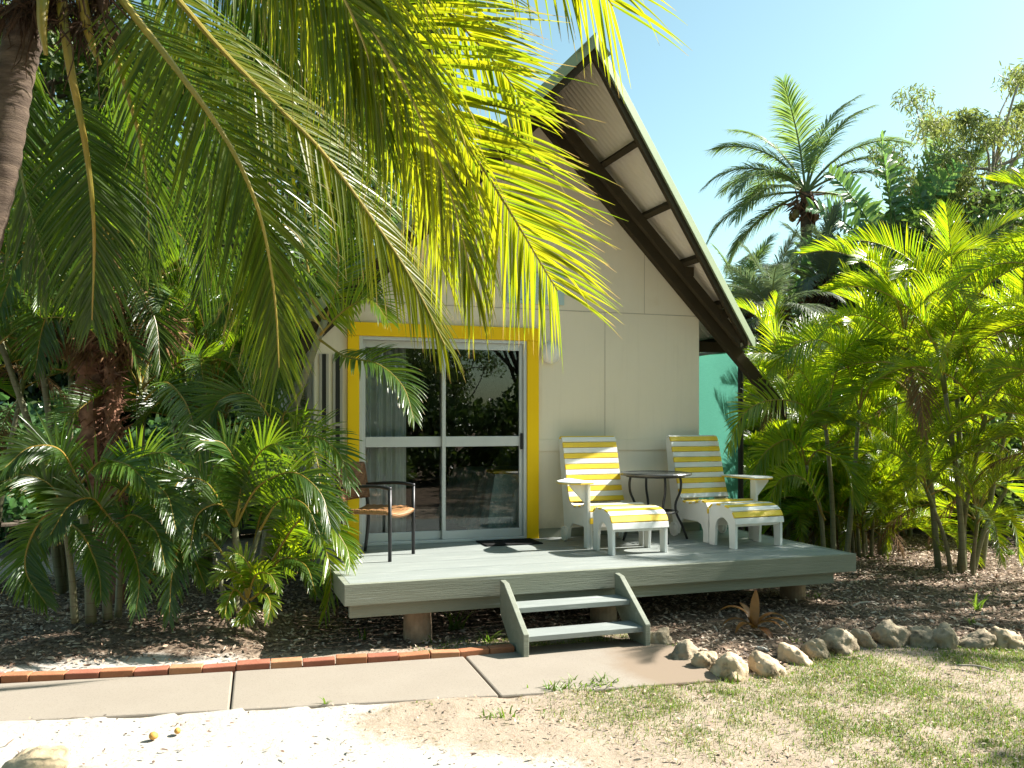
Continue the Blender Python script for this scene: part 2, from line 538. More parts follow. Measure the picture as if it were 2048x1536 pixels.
def shade_cloth_mat():
    m, nt, out = new_mat('shade cloth')
    f = noise_tex(nt, 9, 4, 0.6, stretch=(1, 1, 9))
    g = noise_tex(nt, 130, 2, 0.5)
    col = mixc(nt, f, (0.045, 0.185, 0.130), (0.090, 0.285, 0.220))
    col = mixc(nt, ramp(nt, g, [(0.35, 0.0), (0.6, 0.6)]), col, (0.09, 0.28, 0.215))
    d = nd(nt, 'ShaderNodeBsdfDiffuse'); nt.links.new(col, d.inputs[0])
    t = nd(nt, 'ShaderNodeBsdfTranslucent'); nt.links.new(col, t.inputs[0])
    mx = nd(nt, 'ShaderNodeMixShader'); mx.inputs[0].default_value = 0.5
    nt.links.new(d.outputs[0], mx.inputs[1]); nt.links.new(t.outputs[0], mx.inputs[2]); nt.links.new(mx.outputs[0], out.inputs[0])
    return m
CLOTH = shade_cloth_mat()

# ------------------------------------------------------------------ cabin
DZ = 0.54                     # deck level
YW = 8.78                     # front wall plane
XL, XR = 0.99, 5.30           # wall ends
RX, RZ, RY = 3.34, 5.303, 7.357          # ridge point at the tip of the prow
EX, EZ, EY = 5.85, 2.743, 8.60          # eave corner
LXE = 2 * RX - EX
SL = (RZ - EZ) / (EX - RX)
def Lw(x):                    # underside of the wall rafter
    return 2.965 + SL * (5.30 - x) if x >= RX else 2.965 + SL * (5.30 - (2 * RX - x))
def yfront(s):
    return RY + (EY - RY) * s
YB = 13.6
cabin = thing('cabin', 'beige holiday cabin with steep overhanging gable roof and yellow framed glass door', 'cabin', (RX, YW, 0))

DX0, DX1, DXM = 1.423, 3.196, 2.30     # sliding door in its opening
DT = 2.64
def wallpoly(x0, x1, z0, extra=()):
    xs = sorted({x0, x1, *[x for x in (RX,) if x0 < x < x1]})
    return [(x0, z0), (x1, z0)] + [(x, Lw(x) + 0.10) for x in reversed(xs)]
w = MB()
w.prism(wallpoly(XL, DX0, 0.60), 'y', YW + 0.10, YW)
w.prism(wallpoly(DX0, DX1, DT), 'y', YW + 0.10, YW)
w.prism(wallpoly(DX1, XR, 0.40), 'y', YW + 0.10, YW)
w.build('wall', WALL, cabin)
w = MB()
w.box(XL, XL + 0.10, YW + 0.101, YB, 0.58, Lw(XL) + 0.05)
w.box(XR - 0.10, XR, YW + 0.101, YB, 0.40, Lw(XR) + 0.05)
w.prism(wallpoly(XL + 0.1, XR - 0.1, 0.4), 'y', YB, YB - 0.1)
w.build('wall', WALL2, cabin)
w = MB()
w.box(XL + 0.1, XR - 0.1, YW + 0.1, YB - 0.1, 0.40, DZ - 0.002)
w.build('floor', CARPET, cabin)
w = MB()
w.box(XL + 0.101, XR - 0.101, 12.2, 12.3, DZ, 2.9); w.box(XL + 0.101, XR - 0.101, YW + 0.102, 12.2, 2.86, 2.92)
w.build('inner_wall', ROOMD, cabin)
w = MB()
w.box(XL, DX0 - 0.11, YW - 0.003, YW - 0.0005, 2.978, 2.986); w.box(DX1 + 0.02, XR, YW - 0.003, YW - 0.0005, 2.978, 2.986)
w.box(DX0 - 0.11, DX1 + 0.02, YW - 0.003, YW - 0.0005, 2.978, 2.986)
w.box(4.117, 4.122, YW - 0.003, YW - 0.0005, 1.60, 2.977); w.box(4.60, 4.605, YW - 0.003, YW - 0.0005, 2.987, 3.66)
w.build('wall_seam', SEAM, cabin)
w = MB()
w.box(DX1 + 0.14, XR, YW - 0.014, YW, 1.465, 1.585)
w.build('wall_batten', WALL, cabin, bevel=0.003)
w = MB()
w.box(DX1 + 0.135, XR, YW - 0.02, YW, DZ, DZ + 0.10)
w.build('skirting', DECKF, cabin, bevel=0.003)
# narrow slot windows at the shady corner
for args in ((1.06, 1.10, YW - 0.012, YW - 0.002), (1.19, 1.235, YW - 0.012, YW - 0.002)):
    w = MB(); w.box(*args, 1.05, 2.45)
    f = w.build('slot_window', BLACKP, cabin)
    w = MB(); x0, x1, y0, y1 = args
    w.box(x0 - 0.025, x0, y0 - 0.004, y1, 1.05, 2.45); w.box(x1, x1 + 0.025, y0 - 0.004, y1, 1.05, 2.45)
    w.box(x0 - 0.01, x1 + 0.01, y0 - 0.02, y0 - 0.004, 1.74, 1.765)
    o = w.build('window_frame', WALL2, None); o.parent = f
    o.matrix_parent_inverse = Matrix.Translation(Vector((RX, YW, 0))).inverted() @ Matrix.Identity(4)
    o.matrix_parent_inverse = Matrix.Identity(4)
# yellow surround
w = MB()
for x0, x1 in ((DX0 - 0.115, DX0 - 0.002), (DX1 + 0.002, DX1 + 0.133)):
    w.box(x0, x1, YW - 0.045, YW + 0.06, DZ, DT - 0.002)
w.box(DX0 - 0.115, DX1 + 0.133, YW - 0.047, YW + 0.06, DT, DT + 0.135)
w.build('door_surround', YELL, cabin, bevel=0.004)
# sliding door: outer frame, fixed and sliding sash, panes
door = bpy.data.objects.new('sliding_door', None); COL.objects.link(door); door.parent = cabin
door.matrix_parent_inverse = PM[cabin.name].inverted()
PM[door.name] = Matrix.Identity(4)
w = MB()
w.box(DX0, DX0 + 0.035, YW - 0.03, YW + 0.09, DZ, DT); w.box(DX1 - 0.035, DX1, YW - 0.03, YW + 0.09, DZ, DT)
w.box(DX0 + 0.035, DX1 - 0.035, YW - 0.03, YW + 0.09, DT - 0.035, DT - 0.001); w.box(DX0 + 0.035, DX1 - 0.035, YW - 0.034, YW + 0.09, DZ + 0.001, DZ + 0.03)
w.build('door_frame', ALU, door, bevel=0.003)
for k, (x0, x1, y) in enumerate(((DX0 + 0.036, DXM + 0.02, YW + 0.045), (DXM - 0.02, DX1 - 0.036, YW + 0.0))):
    w = MB()
    z0, z1, st = DZ + 0.031, DT - 0.036, 0.038
    w.box(x0, x0 + st, y, y + 0.04, z0, z1); w.box(x1 - st, x1, y, y + 0.04, z0, z1)
    w.box(x0 + st, x1 - st, y + 0.002, y + 0.038, z0, z0 + 0.085); w.box(x0 + st, x1 - st, y + 0.002, y + 0.038, z1 - 0.07, z1)
    w.box(x0 + st, x1 - st, y - 0.002, y + 0.036, 1.525, 1.63)
    w.build('sash', ALU, door, bevel=0.003)
    for a, b in ((z0 + 0.085, 1.525), (1.63, z1 - 0.07)):
        w = MB(); w.box(x0 + st, x1 - st, y + 0.016, y + 0.021, a, b)
        w.build('pane', GLASS, door)
w = MB(); w.box(DX1 - 0.066, DX1 - 0.042, YW - 0.032, YW - 0.001, 1.49, 1.66)
w.build('handle', BLACKP, door, bevel=0.006)

# roof: corrugated sheets, ribs run down the slope, front edge cut to the prow
def roof_sheet(sgn):
    m = MB()
    ys = np.arange(RY - 0.005, YB + 0.3, 0.0127)
    V, f = [], []
    for i, y in enumerate(ys):
        sm = min(1.03, max(0.0, (y - RY) / (EY - RY)))
        if y >= EY: sm = 1.03
        dz = 0.008 * math.sin((y) / 0.076 * 2 * math.pi)
        for s in (0.0, sm):
            V.append((RX + sgn * (EX - RX) * s, y, RZ - (RZ - EZ) * s + dz))
    for i in range(len(ys) - 1):
        a = 2 * i
        f.append((a, a + 1, a + 3, a + 2) if sgn > 0 else (a, a + 2, a + 3, a + 1))
    m.add(V, f, 0)
    o = m.build('roof_sheet', [CAPG, SOFF], cabin, smooth=True)
    md = o.modifiers.new('gauge', 'SOLIDIFY'); md.thickness = 0.004; md.offset = 1.0 if sgn < 0 else 1.0
    md.material_offset = 1
    return o
for sgn in (1, -1):
    roof_sheet(sgn)
w = MB(); w.prism([(RX - 0.16, RZ - 0.145), (RX, RZ + 0.018), (RX + 0.16, RZ - 0.145), (RX + 0.16, RZ - 0.135), (RX, RZ + 0.030), (RX - 0.16, RZ - 0.135)], 'y', RY - 0.03, YB + 0.3)
w.build('ridge_cap', CAPG, cabin)
def slab(m, a, b, y0, y1, z0, z1, mi=0):
    """bar that follows a sloping line a-b, with plumb ends"""
    a, b = np.array(a), np.array(b)
    V = [p + np.array([0, dy, dz]) for p in (a, b) for dy, dz in ((y0, z0), (y1, z0), (y1, z1), (y0, z1))]
    fl = [(3, 2, 1, 0), (4, 5, 6, 7), (0, 1, 5, 4), (1, 2, 6, 5), (2, 3, 7, 6), (3, 0, 4, 7)]
    m.add(V, fl if a[0] < b[0] else [tuple(reversed(x)) for x in fl], mi)
for sgn in (1, -1):
    tip = (RX + sgn * 0.001, RY, RZ); eave = (RX + sgn * (EX - RX) * 1.02, EY, EZ - 0.05)
    w = MB(); slab(w, tip, eave, -0.045, -0.012, -0.105, 0.03)
    w.build('barge_capping', CAPG, cabin, bevel=0.004)
    eb = tuple(np.array(tip) + (np.array(eave) - np.array(tip)) * 0.955)
    w = MB(); slab(w, tip, eb, -0.01, 0.045, -0.20, -0.02)
    w.build('barge_board', BROWN, cabin, bevel=0.004)
    # wall rafter and the rafter in front of it
    xe = RX + sgn * ((6.42 if sgn > 0 else 5.9) - RX)
    w = MB(); a = (RX, YW, Lw(RX)); b = (xe, YW, Lw(RX) - SL * abs(xe - RX))
    slab(w, a, b, -0.10, -0.002, -0.03, 0.15); w.build('rafter', BROWN, cabin, bevel=0.004)
    xe = RX + sgn * ((5.68) - RX)
    w = MB(); b = (xe, YW, Lw(RX) - SL * abs(xe - RX))
    slab(w, a, b, -0.26, -0.19, 0.05, 0.19); w.build('rafter', BROWN, cabin, bevel=0.004)
    for s in (0.02, 0.28, 0.48, 0.67, 0.845, 0.985):
        x = RX + sgn * ((EX - RX) * s)
        z = RZ - (RZ - EZ) * s - 0.012
        w = MB(); y0 = yfront(s) + 0.047
        # purlin laid square to the slope
        c, sn = math.cos(math.atan(SL)), math.sin(math.atan(SL))
        q = [(x + sgn * (dx * c + dz * sn), z + (-dx * sn + dz * c)) for dx, dz in ((-0.03, -0.10), (0.03, -0.10), (0.03, 0.0), (-0.03, 0.0))]
        if sgn < 0: q = q[::-1]
        w.prism(q, 'y', YB if s > 0.9 else YW + 0.3, y0)
        w.build('purlin', BROWN, cabin, bevel=0.003)
    for s in (0.67, 0.845):
        x = RX + sgn * ((EX - RX) * s); z = RZ - (RZ - EZ) * s - 0.15
        w = MB(); w.box(x - 0.05, x + 0.05, YW - 0.275, YW - 0.262, z - 0.05, z + 0.05)
        w.build('cleat', BROWN, cabin, bevel=0.003)
w = MB(); 
w.box(5.301, 6.06, 9.0, 9.07, 2.60, 2.72)
w.build('eave_beam', BROWN, cabin, bevel=0.004)

# lamp and sign on the wall
lp = W(1100, 705, YW)
w = MB()
prof = [(0.02, -0.0)]
prof = [(0.118, 0.0), (0.12, 0.018), (0.112, 0.045), (0.09, 0.072), (0.06, 0.088), (0.025, 0.096), (0.003, 0.098)]
ang = np.linspace(0, 2 * math.pi, 32, endpoint=False)
V = [(lp[0] + r * math.cos(a), YW - 0.004 - h, lp[2] + r * math.sin(a)) for r, h in prof for a in ang]
fc = [(i * 32 + j, i * 32 + (j + 1) % 32, (i + 1) * 32 + (j + 1) % 32, (i + 1) * 32 + j) for i in range(len(prof) - 1) for j in range(32)]
fc += [tuple(range(31, -1, -1)), tuple(6 * 32 + j for j in range(32))]
w.add(V, fc)
lamp = thing('wall_lamp', 'round white dome lamp on the beige wall beside the yellow door surround', 'lamp', (lp[0], YW, lp[2]))
w.build('lamp_shade', LAMPW, lamp, smooth=True)
w = MB(); V = [(lp[0] + 0.126 * math.cos(a), y, lp[2] + 0.126 * math.sin(a)) for y in (YW - 0.004, YW - 0.0005) for a in ang]
w.add(V, [tuple(range(32)), tuple(range(63, 31, -1))] + [(j, j + 32, (j + 1) % 32 + 32, (j + 1) % 32) for j in range(32)])
w.build('lamp_base', WHITE, lamp)

sx0, sx1, sz0, sz1 = W(1013, 600, YW)[0], W(1127, 600, YW)[0], W(1060, 608, YW)[2], W(1060, 545, YW)[2]
sign = thing('cabin_sign', 'pale aqua name sign with dark lettering above the glass door', 'sign', ((sx0 + sx1) / 2, YW, sz0))
w = MB(); w.box(sx0, sx1, YW - 0.022, YW - 0.004, sz0, sz1); w.build('sign_board', SIGNP, sign, bevel=0.003)
w = MB()
def st(u0, v0, u1, v1, t=0.011):
    k = lambda u, v: W(1005 + u * 130 / 2048, 545 + v * 75 / 1182, YW - 0.0225)
    a, b = k(u0, v0), k(u1, v1)
    w.beam(a, b, 0.003, t, 0, up=np.cross(nrm(b - a), (0, 1, 0)))
for q in ((205, 285, 245, 365), (330, 450, 370, 445), (440, 475, 515, 475), (520, 225, 490, 320), (742, 300, 752, 470), (868, 235, 860, 300),
          (430, 605, 480, 605), (478, 600, 478, 850), (465, 850, 500, 850), (575, 850, 600, 850), (735, 660, 765, 760), (815, 865, 862, 865),
          (960, 850, 985, 875), (985, 875, 1020, 840), (1150, 760, 1205, 850), (955, 492, 1015, 492), (1255, 880, 1290, 890), (1660, 470, 1695, 545), (1695, 545, 1750, 535)):
    st(*q)
w.build('lettering', BLACKP, sign)

# ------------------------------------------------------------------ deck
deck = thing('deck', 'grey green painted timber deck in front of the cabin', 'deck', (3.43, 7.7, 0))
KX0, KX1, KY0 = 0.985, 5.77, 6.755
w = MB()
n = 14; pitch = (YW - 0.002 - (KY0 + 0.0465)) / n
for i in range(n):
    y0 = KY0 + 0.0465 + i * pitch
    w.box(KX0 + 0.047, KX1 - 0.047, y0, y0 + pitch - 0.0038, DZ - 0.03, DZ - 0.0006 * (i % 3))
w.build('deck_boards', DECK, deck, bevel=0.002)
w = MB(); w.box(KX0, KX1, KY0, KY0 + 0.045, DZ - 0.165, DZ + 0.001)
w.build('fascia', DECKF, deck, bevel=0.004)
for x in (KX0, KX1 - 0.045):
    w = MB(); w.box(x, x + 0.045, KY0 + 0.046, YW - 0.003, DZ - 0.165, DZ + 0.001); w.build('side_board', DECKF, deck, bevel=0.004)
for y in (KY0 + 0.07, YW - 0.15):
    w = MB(); w.box(KX0 + 0.05, KX1 - 0.20, y, y + 0.06, DZ - 0.275, DZ - 0.166); w.build('bearer', DECKF, deck, bevel=0.004)
for x, y, r in ((1.62, 7.03, 0.118), (3.34, 7.15, 0.12), (5.50, 7.35, 0.125), (1.62, 8.5, 0.12), (5.45, 8.5, 0.12)):
    w = MB(); w.lathe([(r * 1.02, -0.05), (r, 0.1), (r * 0.98, 0.25), (r * 0.9, DZ - 0.28)], (x, y, 0), 22); w.build('stump', STUMP, deck, bevel=0.006)

steps = thing('steps', 'two grey green wooden treads between sloping side boards up to the deck', 'steps', (2.77, 6.5, 0))
prof = [(6.19, 0.0), (6.45, 0.0), (6.748, 0.235), (6.748, 0.505), (6.655, 0.495), (6.19, 0.19)]
for x in (2.235, 3.255):
    w = MB(); w.prism(prof, 'x', x, x + 0.045); w.build('stringer', DECKF, steps, bevel=0.005)
for y, z in ((6.225, 0.165), (6.455, 0.335)):
    w = MB(); w.box(2.281, 3.254, y, y + 0.235, z - 0.042, z); w.build('tread', DECK, steps, bevel=0.004)

# ------------------------------------------------------------------ inside the room
cur = thing('curtain', 'pale grey curtain drawn aside behind the left pane of the glass door', 'curtain', (1.68, 9.0, DZ))
m = MB(); xs = np.linspace(1.45, 1.95, 90); V = []; f = []
for x in xs:
    d = 0.035 * math.sin((x - 1.45) * 58 + 0.6 * math.sin(x * 31)) + 0.01 * math.sin(x * 140)
    V += [(x, 9.02 + d, DZ + 0.01), (x, 9.02 + d * 0.8, 2.6)]
f = [(2 * i, 2 * i + 2, 2 * i + 3, 2 * i + 1) for i in range(len(xs) - 1)]
m.add(V, f); o = m.build('curtain_cloth', CURT, cur, smooth=True)
md = o.modifiers.new('cloth', 'SOLIDIFY'); md.thickness = 0.003
m = MB(); m.tube([(1.35, 9.02, 2.63), (3.25, 9.02, 2.63)], 0.012, 8); m.build('curtain_rod', ALU, cur)
tb = thing('draped_table', 'table draped with a teal patterned cloth seen through the glass door', 'table', (3.7, 10.0, DZ))
m = MB(); nx = 40; V = []; f = []
per = [(x, 0.0) for x in np.linspace(0, 1, nx, endpoint=False)] + [(1.0, y) for y in np.linspace(0, 1, nx, endpoint=False)] + [(x, 1.0) for x in np.linspace(1, 0, nx, endpoint=False)] + [(0.0, y) for y in np.linspace(1, 0, nx, endpoint=False)]
for h, x0, x1, y0, y1, amp in ((0.66, 3.0, 4.4, 9.22, 10.9, 0.0), (0.62, 2.98, 4.42, 9.20, 10.92, 0.004), (0.3, 2.90, 4.5, 9.12, 11.0, 0.02), (0.015, 2.82, 4.58, 9.04, 11.08, 0.04)):
    for k, (a, b) in enumerate(per):
        wv = 1 + amp * math.sin(k * 0.9)
        V.append(((x0 + x1) / 2 + (a - 0.5) * (x1 - x0) * wv, (y0 + y1) / 2 + (b - 0.5) * (y1 - y0) * wv, DZ + h))
n_ = len(per)
f = [(r * n_ + k, r * n_ + (k + 1) % n_, (r + 1) * n_ + (k + 1) % n_, (r + 1) * n_ + k) for r in range(3) for k in range(n_)] + [tuple(range(n_ - 1, -1, -1))]
m.add(V, f); m.build('cloth', BEDC, tb, smooth=False)
m = MB(); m.box(2.99, 3.45, 9.25, 9.55, DZ + 0.662, DZ + 0.70); tag(m.build('towel', YSLAT, None, bevel=0.015), 'folded yellow towel on the draped table behind the glass', 'towel')
dm = MB(); dm.box(2.62, 3.22, 8.33, 8.715, DZ + 0.001, DZ + 0.013)
tag(dm.build('door_mat', MATM, None, bevel=0.004), 'black rubber door mat on the deck before the sliding door', 'door mat')

# ------------------------------------------------------------------ shade cloth screen
scr = thing('shade_screen', 'green shade cloth stretched between posts beside the cabin wall', 'screen', (6.1, 10.4, 0))
m = MB(); V = []; f = []
ny, nz = 16, 12
for i in range(ny + 1):
    for j in range(nz + 1):
        y = 9.17 + 2.9 * i / ny; z = 0.35 + 2.29 * j / nz
        V.append((6.1 + 0.03 * math.sin(i * 1.1) * math.sin(j * 0.5) , y, z))
for i in range(ny):
    for j in range(nz):
        a = i * (nz + 1) + j; f.append((a, a + 1, a + nz + 2, a + nz + 1))
m.add(V, f); m.build('cloth', CLOTH, scr, smooth=True)
for y in (9.15, 12.1):
    m = MB(); m.tube([(6.1, y, -0.1), (6.1, y, 2.68)], 0.035, 10); m.build('post', DARKMET, scr)
m = MB(); m.tube([(6.1, 9.15, 2.66), (6.1, 12.1, 2.66)], 0.02, 8); m.build('top_rail', DARKMET, scr)

# ------------------------------------------------------------------ slatted loungers and footstools
def slats(m, contour, x0, x1, pitch=0.0585, wd=0.0535, th=0.019, start=0):
    C = np.array(contour); d = np.linalg.norm(np.diff(C, axis=0), axis=1); s = np.concatenate([[0], np.cumsum(d)])
    k = 0
    for t in np.arange(pitch / 2, s[-1] - pitch * 0.3, pitch):
        a = np.array([np.interp(t - wd / 2, s, C[:, 0]), np.interp(t - wd / 2, s, C[:, 1])])
        b = np.array([np.interp(t + wd / 2, s, C[:, 0]), np.interp(t + wd / 2, s, C[:, 1])])
        tv = nrm(b - a); nv = np.array([tv[1], -tv[0]])
        if nv[1] < 0 and abs(tv[1]) < 0.75 or (abs(tv[1]) >= 0.75 and nv[0] > 0): nv = -nv
        mid = (a + b) / 2; a, b = mid - tv * wd / 2, mid + tv * wd / 2
        q = [a, b, b + nv * th, a + nv * th]
        if np.cross(b - a, nv) < 0: q = q[::-1]
        m.prism([tuple(p) for p in q], 'x', x0, x1, (k + start) % 2)
        k += 1
    return k

def lounger(label, loc, rz, arm):
    t = thing('lounger', label, 'lounge chair', loc, rz, 'yellow and white slatted loungers')
    back = catmull([(0.395, 1.055), (0.365, 1.075), (0.325, 1.045), (0.27, 0.86), (0.205, 0.62), (0.15, 0.455), (0.085, 0.385)], 40)
    seat = catmull([(0.085, 0.385), (0.0, 0.372), (-0.12, 0.385), (-0.24, 0.41), (-0.315, 0.405), (-0.352, 0.355), (-0.362, 0.28), (-0.362, 0.20)], 40)
    top = [tuple(p) for p in back] + [tuple(p) for p in seat[1:]]
    outline = [(-0.362, 0.0), (-0.272, 0.0), (-0.272, 0.12), (-0.235, 0.18), (-0.17, 0.20), (0.09, 0.20), (0.15, 0.15), (0.175, 0.035), (0.255, 0.03), (0.30, 0.22), (0.335, 0.45), (0.425, 1.03), (0.42, 1.055)] + top[:-1]
    for sx in (-1, 1):
        m = MB(); a, b = (-0.300, -0.275) if sx < 0 else (0.275, 0.300)
        m.prism(outline, 'x', a, b); m.build('side_panel', WHITE, t, bevel=0.004, world=False)
        m = MB(); ang = np.linspace(0, 2 * math.pi, 24, endpoint=False)
        xa = -0.335 if sx < 0 else 0.302
        pr = [(0.0, 0.0), (0.045, 0.0), (0.055, 0.006), (0.075, 0.006), (0.078, 0.012), (0.078, 0.03), (0.07, 0.034), (0.0, 0.034)][1:-1]
        V = [(xa + (0.034 - h if sx > 0 else h), 0.235 + r * math.cos(q), 0.080 + r * math.sin(q)) for r, h in pr for q in ang]
        f = [(i * 24 + j, i * 24 + (j + 1) % 24, (i + 1) * 24 + (j + 1) % 24, (i + 1) * 24 + j) for i in range(len(pr) - 1) for j in range(24)]
        f += [tuple(range(24)), tuple((len(pr) - 1) * 24 + j for j in range(24))]
        m.add(V, f); m.tube([(xa + (0 if sx > 0 else 0.034) - 0.006, 0.235, 0.08), (xa + (0 if sx > 0 else 0.034) + 0.006, 0.235, 0.08)], 0.02, 10)
        m.build('wheel', WHITE, t, world=False)
    m = MB(); k = slats(m, back, -0.312, 0.312, start=0); m.build('backrest', [YSLAT if arm < 0 else WHITE, WHITE if arm < 0 else YSLAT], t, bevel=0.003, world=False)
    m = MB(); slats(m, seat, -0.312, 0.312, start=k); m.build('seat', [YSLAT if arm < 0 else WHITE, WHITE if arm < 0 else YSLAT], t, bevel=0.003, world=False)
    m = MB(); m.box(-0.274, 0.274, -0.33, -0.305, 0.17, 0.23); m.box(-0.274, 0.274, 0.20, 0.225, 0.20, 0.27); m.box(-0.274, 0.274, 0.375, 0.395, 0.6, 0.68)
    m.build('cross_rail', WHITE, t, bevel=0.003, world=False)
    s = arm
    m = MB()
    ol = [(0.275, -0.38), (0.42, -0.40), (0.52, -0.37), (0.565, -0.30), (0.575, -0.20), (0.55, -0.10), (0.47, 0.0), (0.38, 0.10), (0.34, 0.20), (0.275, 0.22)]
    if s < 0: ol = [(-x, y) for x, y in ol][::-1]
    m.prism(ol, 'z', 0.632, 0.644, 0); m.prism(ol, 'z', 0.6445, 0.657, 1)
    m.build('armrest', [YSLAT, WHITE], t, bevel=0.003, world=False)
    m = MB(); x0 = 0.302 * s; x1 = 0.332 * s
    m.box(min(x0, x1), max(x0, x1), -0.36, -0.27, 0.0, 0.631); m.build('arm_post', WHITE, t, bevel=0.004, world=False)
    m = MB(); tri = [(0.333, 0.45), (0.35, 0.45), (0.50, 0.61), (0.50, 0.631), (0.333, 0.631)]
    if s < 0: tri = [(-x, z) for x, z in tri][::-1]
    m.prism(tri, 'y', -0.30, -0.325); m.build('bracket', WHITE, t, bevel=0.003, world=False)
    return t
lounger('white lounger with yellow slats standing nearer the glass door', (3.83, 8.23, DZ), R(1), -1)
lounger('white lounger with yellow slats standing beside the green shade cloth', (5.115, 8.225, DZ), R(4), 1)

def footstool(label, loc, rz):
    t = thing('footstool', label, 'footstool', loc, rz, 'slatted footstools before the loungers')
    c = catmull([(0.205, 0.30), (0.20, 0.36), (0.165, 0.395), (0.08, 0.405), (-0.04, 0.402), (-0.13, 0.375), (-0.185, 0.315), (-0.205, 0.235)], 40)
    arc = [(0.105 * math.cos(a), 0.175 + 0.115 * math.sin(a)) for a in np.linspace(math.pi, 0, 12)]
    ol = [(-0.205, 0.0), (-0.115, 0.0)] + arc + [(0.115, 0.0), (0.205, 0.0)] + [tuple(p) for p in c]
    for sx in (-1, 1):
        a, b = (-0.293, -0.262) if sx < 0 else (0.262, 0.293)
        m = MB(); m.prism(ol, 'x', a, b); m.build('side_panel', WHITE, t, bevel=0.004, world=False)
    m = MB(); slats(m, c[::-1], -0.30, 0.30, pitch=0.064, wd=0.059, start=0); m.build('seat', [WHITE, YSLAT], t, bevel=0.003, world=False)
    m = MB(); m.box(-0.261, 0.261, -0.19, -0.165, 0.215, 0.27); m.box(-0.261, 0.261, 0.165, 0.19, 0.215, 0.27)
    m.build('apron', WHITE, t, bevel=0.003, world=False)
footstool('arched footstool with yellow slats before the lounger by the door', (3.835, 7.61, DZ), R(1.5))
footstool('arched footstool with yellow slats before the lounger by the green cloth', (5.125, 7.60, DZ), R(5))

# ------------------------------------------------------------------ round table
t = thing('round_table', 'round dark metal table with curved legs between the two loungers', 'table', (4.45, 8.24, DZ))
m = MB(); m.lathe([(0.362, 0.68), (0.375, 0.688), (0.377, 0.70), (0.37, 0.708), (0.352, 0.709), (0.345, 0.704)], (0, 0, 0), 40); m.build('table_top', TABTOP, t, world=False, smooth=False)
for a in (-98, -8, 82, 172):
    c, s = math.cos(R(a)), math.sin(R(a))
    pts = catmull([(r * c, r * s, z) for r, z in ((0.27, 0.68), (0.285, 0.60), (0.275, 0.50), (0.225, 0.38), (0.235, 0.27), (0.30, 0.14), (0.355, 0.0))], 20)
    m = MB(); m.tube(pts, 0.0135, 8); m.build('leg', DARKMET, t, smooth=True, world=False)
m = MB(); ang = np.linspace(0, 2 * math.pi, 40)
m.tube([(0.235 * math.cos(a), 0.235 * math.sin(a), 0.30) for a in ang], 0.008, 6, cap=False)
m.tube([(0.235, 0, 0.30), (-0.235, 0, 0.30)], 0.007, 6); m.tube([(0, 0.235, 0.30), (0, -0.235, 0.30)], 0.007, 6)
m.tube([(0.3 * math.cos(a), 0.3 * math.sin(a), 0.672) for a in ang], 0.01, 6, cap=False)
m.build('brace', DARKMET, t, smooth=True, world=False)

# ------------------------------------------------------------------ wicker armchair
t = thing('wicker_armchair', 'woven brown wicker armchair with dark metal legs at the corner of the deck', 'armchair', (1.486, 8.072, DZ), R(52))
hw = 0.242
for sx in (-1, 1):
    m = MB(); m.tube([(sx * hw, -0.243, 0.0), (sx * hw, -0.243, 0.64)], 0.0165, 10); m.build('leg', DARKMET, t, smooth=True, world=False)
    m = MB(); m.tube(catmull([(sx * hw, 0.265, 0.0), (sx * hw, 0.235, 0.25), (sx * hw, 0.235, 0.45), (sx * hw * 0.98, 0.30, 0.83)], 14), 0.0165, 10); m.build('leg', DARKMET, t, smooth=True, world=False)
    m = MB(); m.tube(catmull([(sx * hw, -0.255, 0.645), (sx * hw, -0.14, 0.664), (sx * hw, 0.05, 0.662), (sx * hw, 0.265, 0.645)], 14), np.r_[0.019, np.full(12, 0.0155), 0.014], 10); m.build('armrest', DARKMET, t, smooth=True, world=False)
m = MB(); V = []; f = []; nx, ny = 14, 14
for j in range(ny + 1):
    for i in range(nx + 1):
        x = -0.228 + 0.456 * i / nx; y = -0.262 + 0.49 * j / ny
        V.append((x, y, 0.455 - 0.028 * (1 - (2 * i / nx - 1) ** 2) + 0.004 * math.cos(j * math.pi) - (0.03 * (max(0, 1 - j / 2)) ** 2)))
f = [(j * (nx + 1) + i, j * (nx + 1) + i + 1, (j + 1) * (nx + 1) + i + 1, (j + 1) * (nx + 1) + i) for j in range(ny) for i in range(nx)]
m.add(V, f); o = m.build('seat', WICKS, t, smooth=True, world=False)
md = o.modifiers.new('thick', 'SOLIDIFY'); md.thickness = 0.035; md.offset = -1
m = MB(); V = []; nx, nz = 14, 12
for j in range(nz + 1):
    for i in range(nx + 1):
        x = (-1 + 2 * i / nx); z = 0.52 + 0.335 * j / nz
        V.append((x * 0.262, 0.232 + (z - 0.45) * 0.18 + 0.035 * (1 - x * x) - 0.012, z + 0.012 * (1 - x * x) * (j / nz)))
f = [(j * (nx + 1) + i, j * (nx + 1) + i + 1, (j + 1) * (nx + 1) + i + 1, (j + 1) * (nx + 1) + i) for j in range(nz) for i in range(nx)]
m.add(V, f); o = m.build('backrest', WICK, t, smooth=True, world=False)
md = o.modifiers.new('thick', 'SOLIDIFY'); md.thickness = 0.03; md.offset = 0
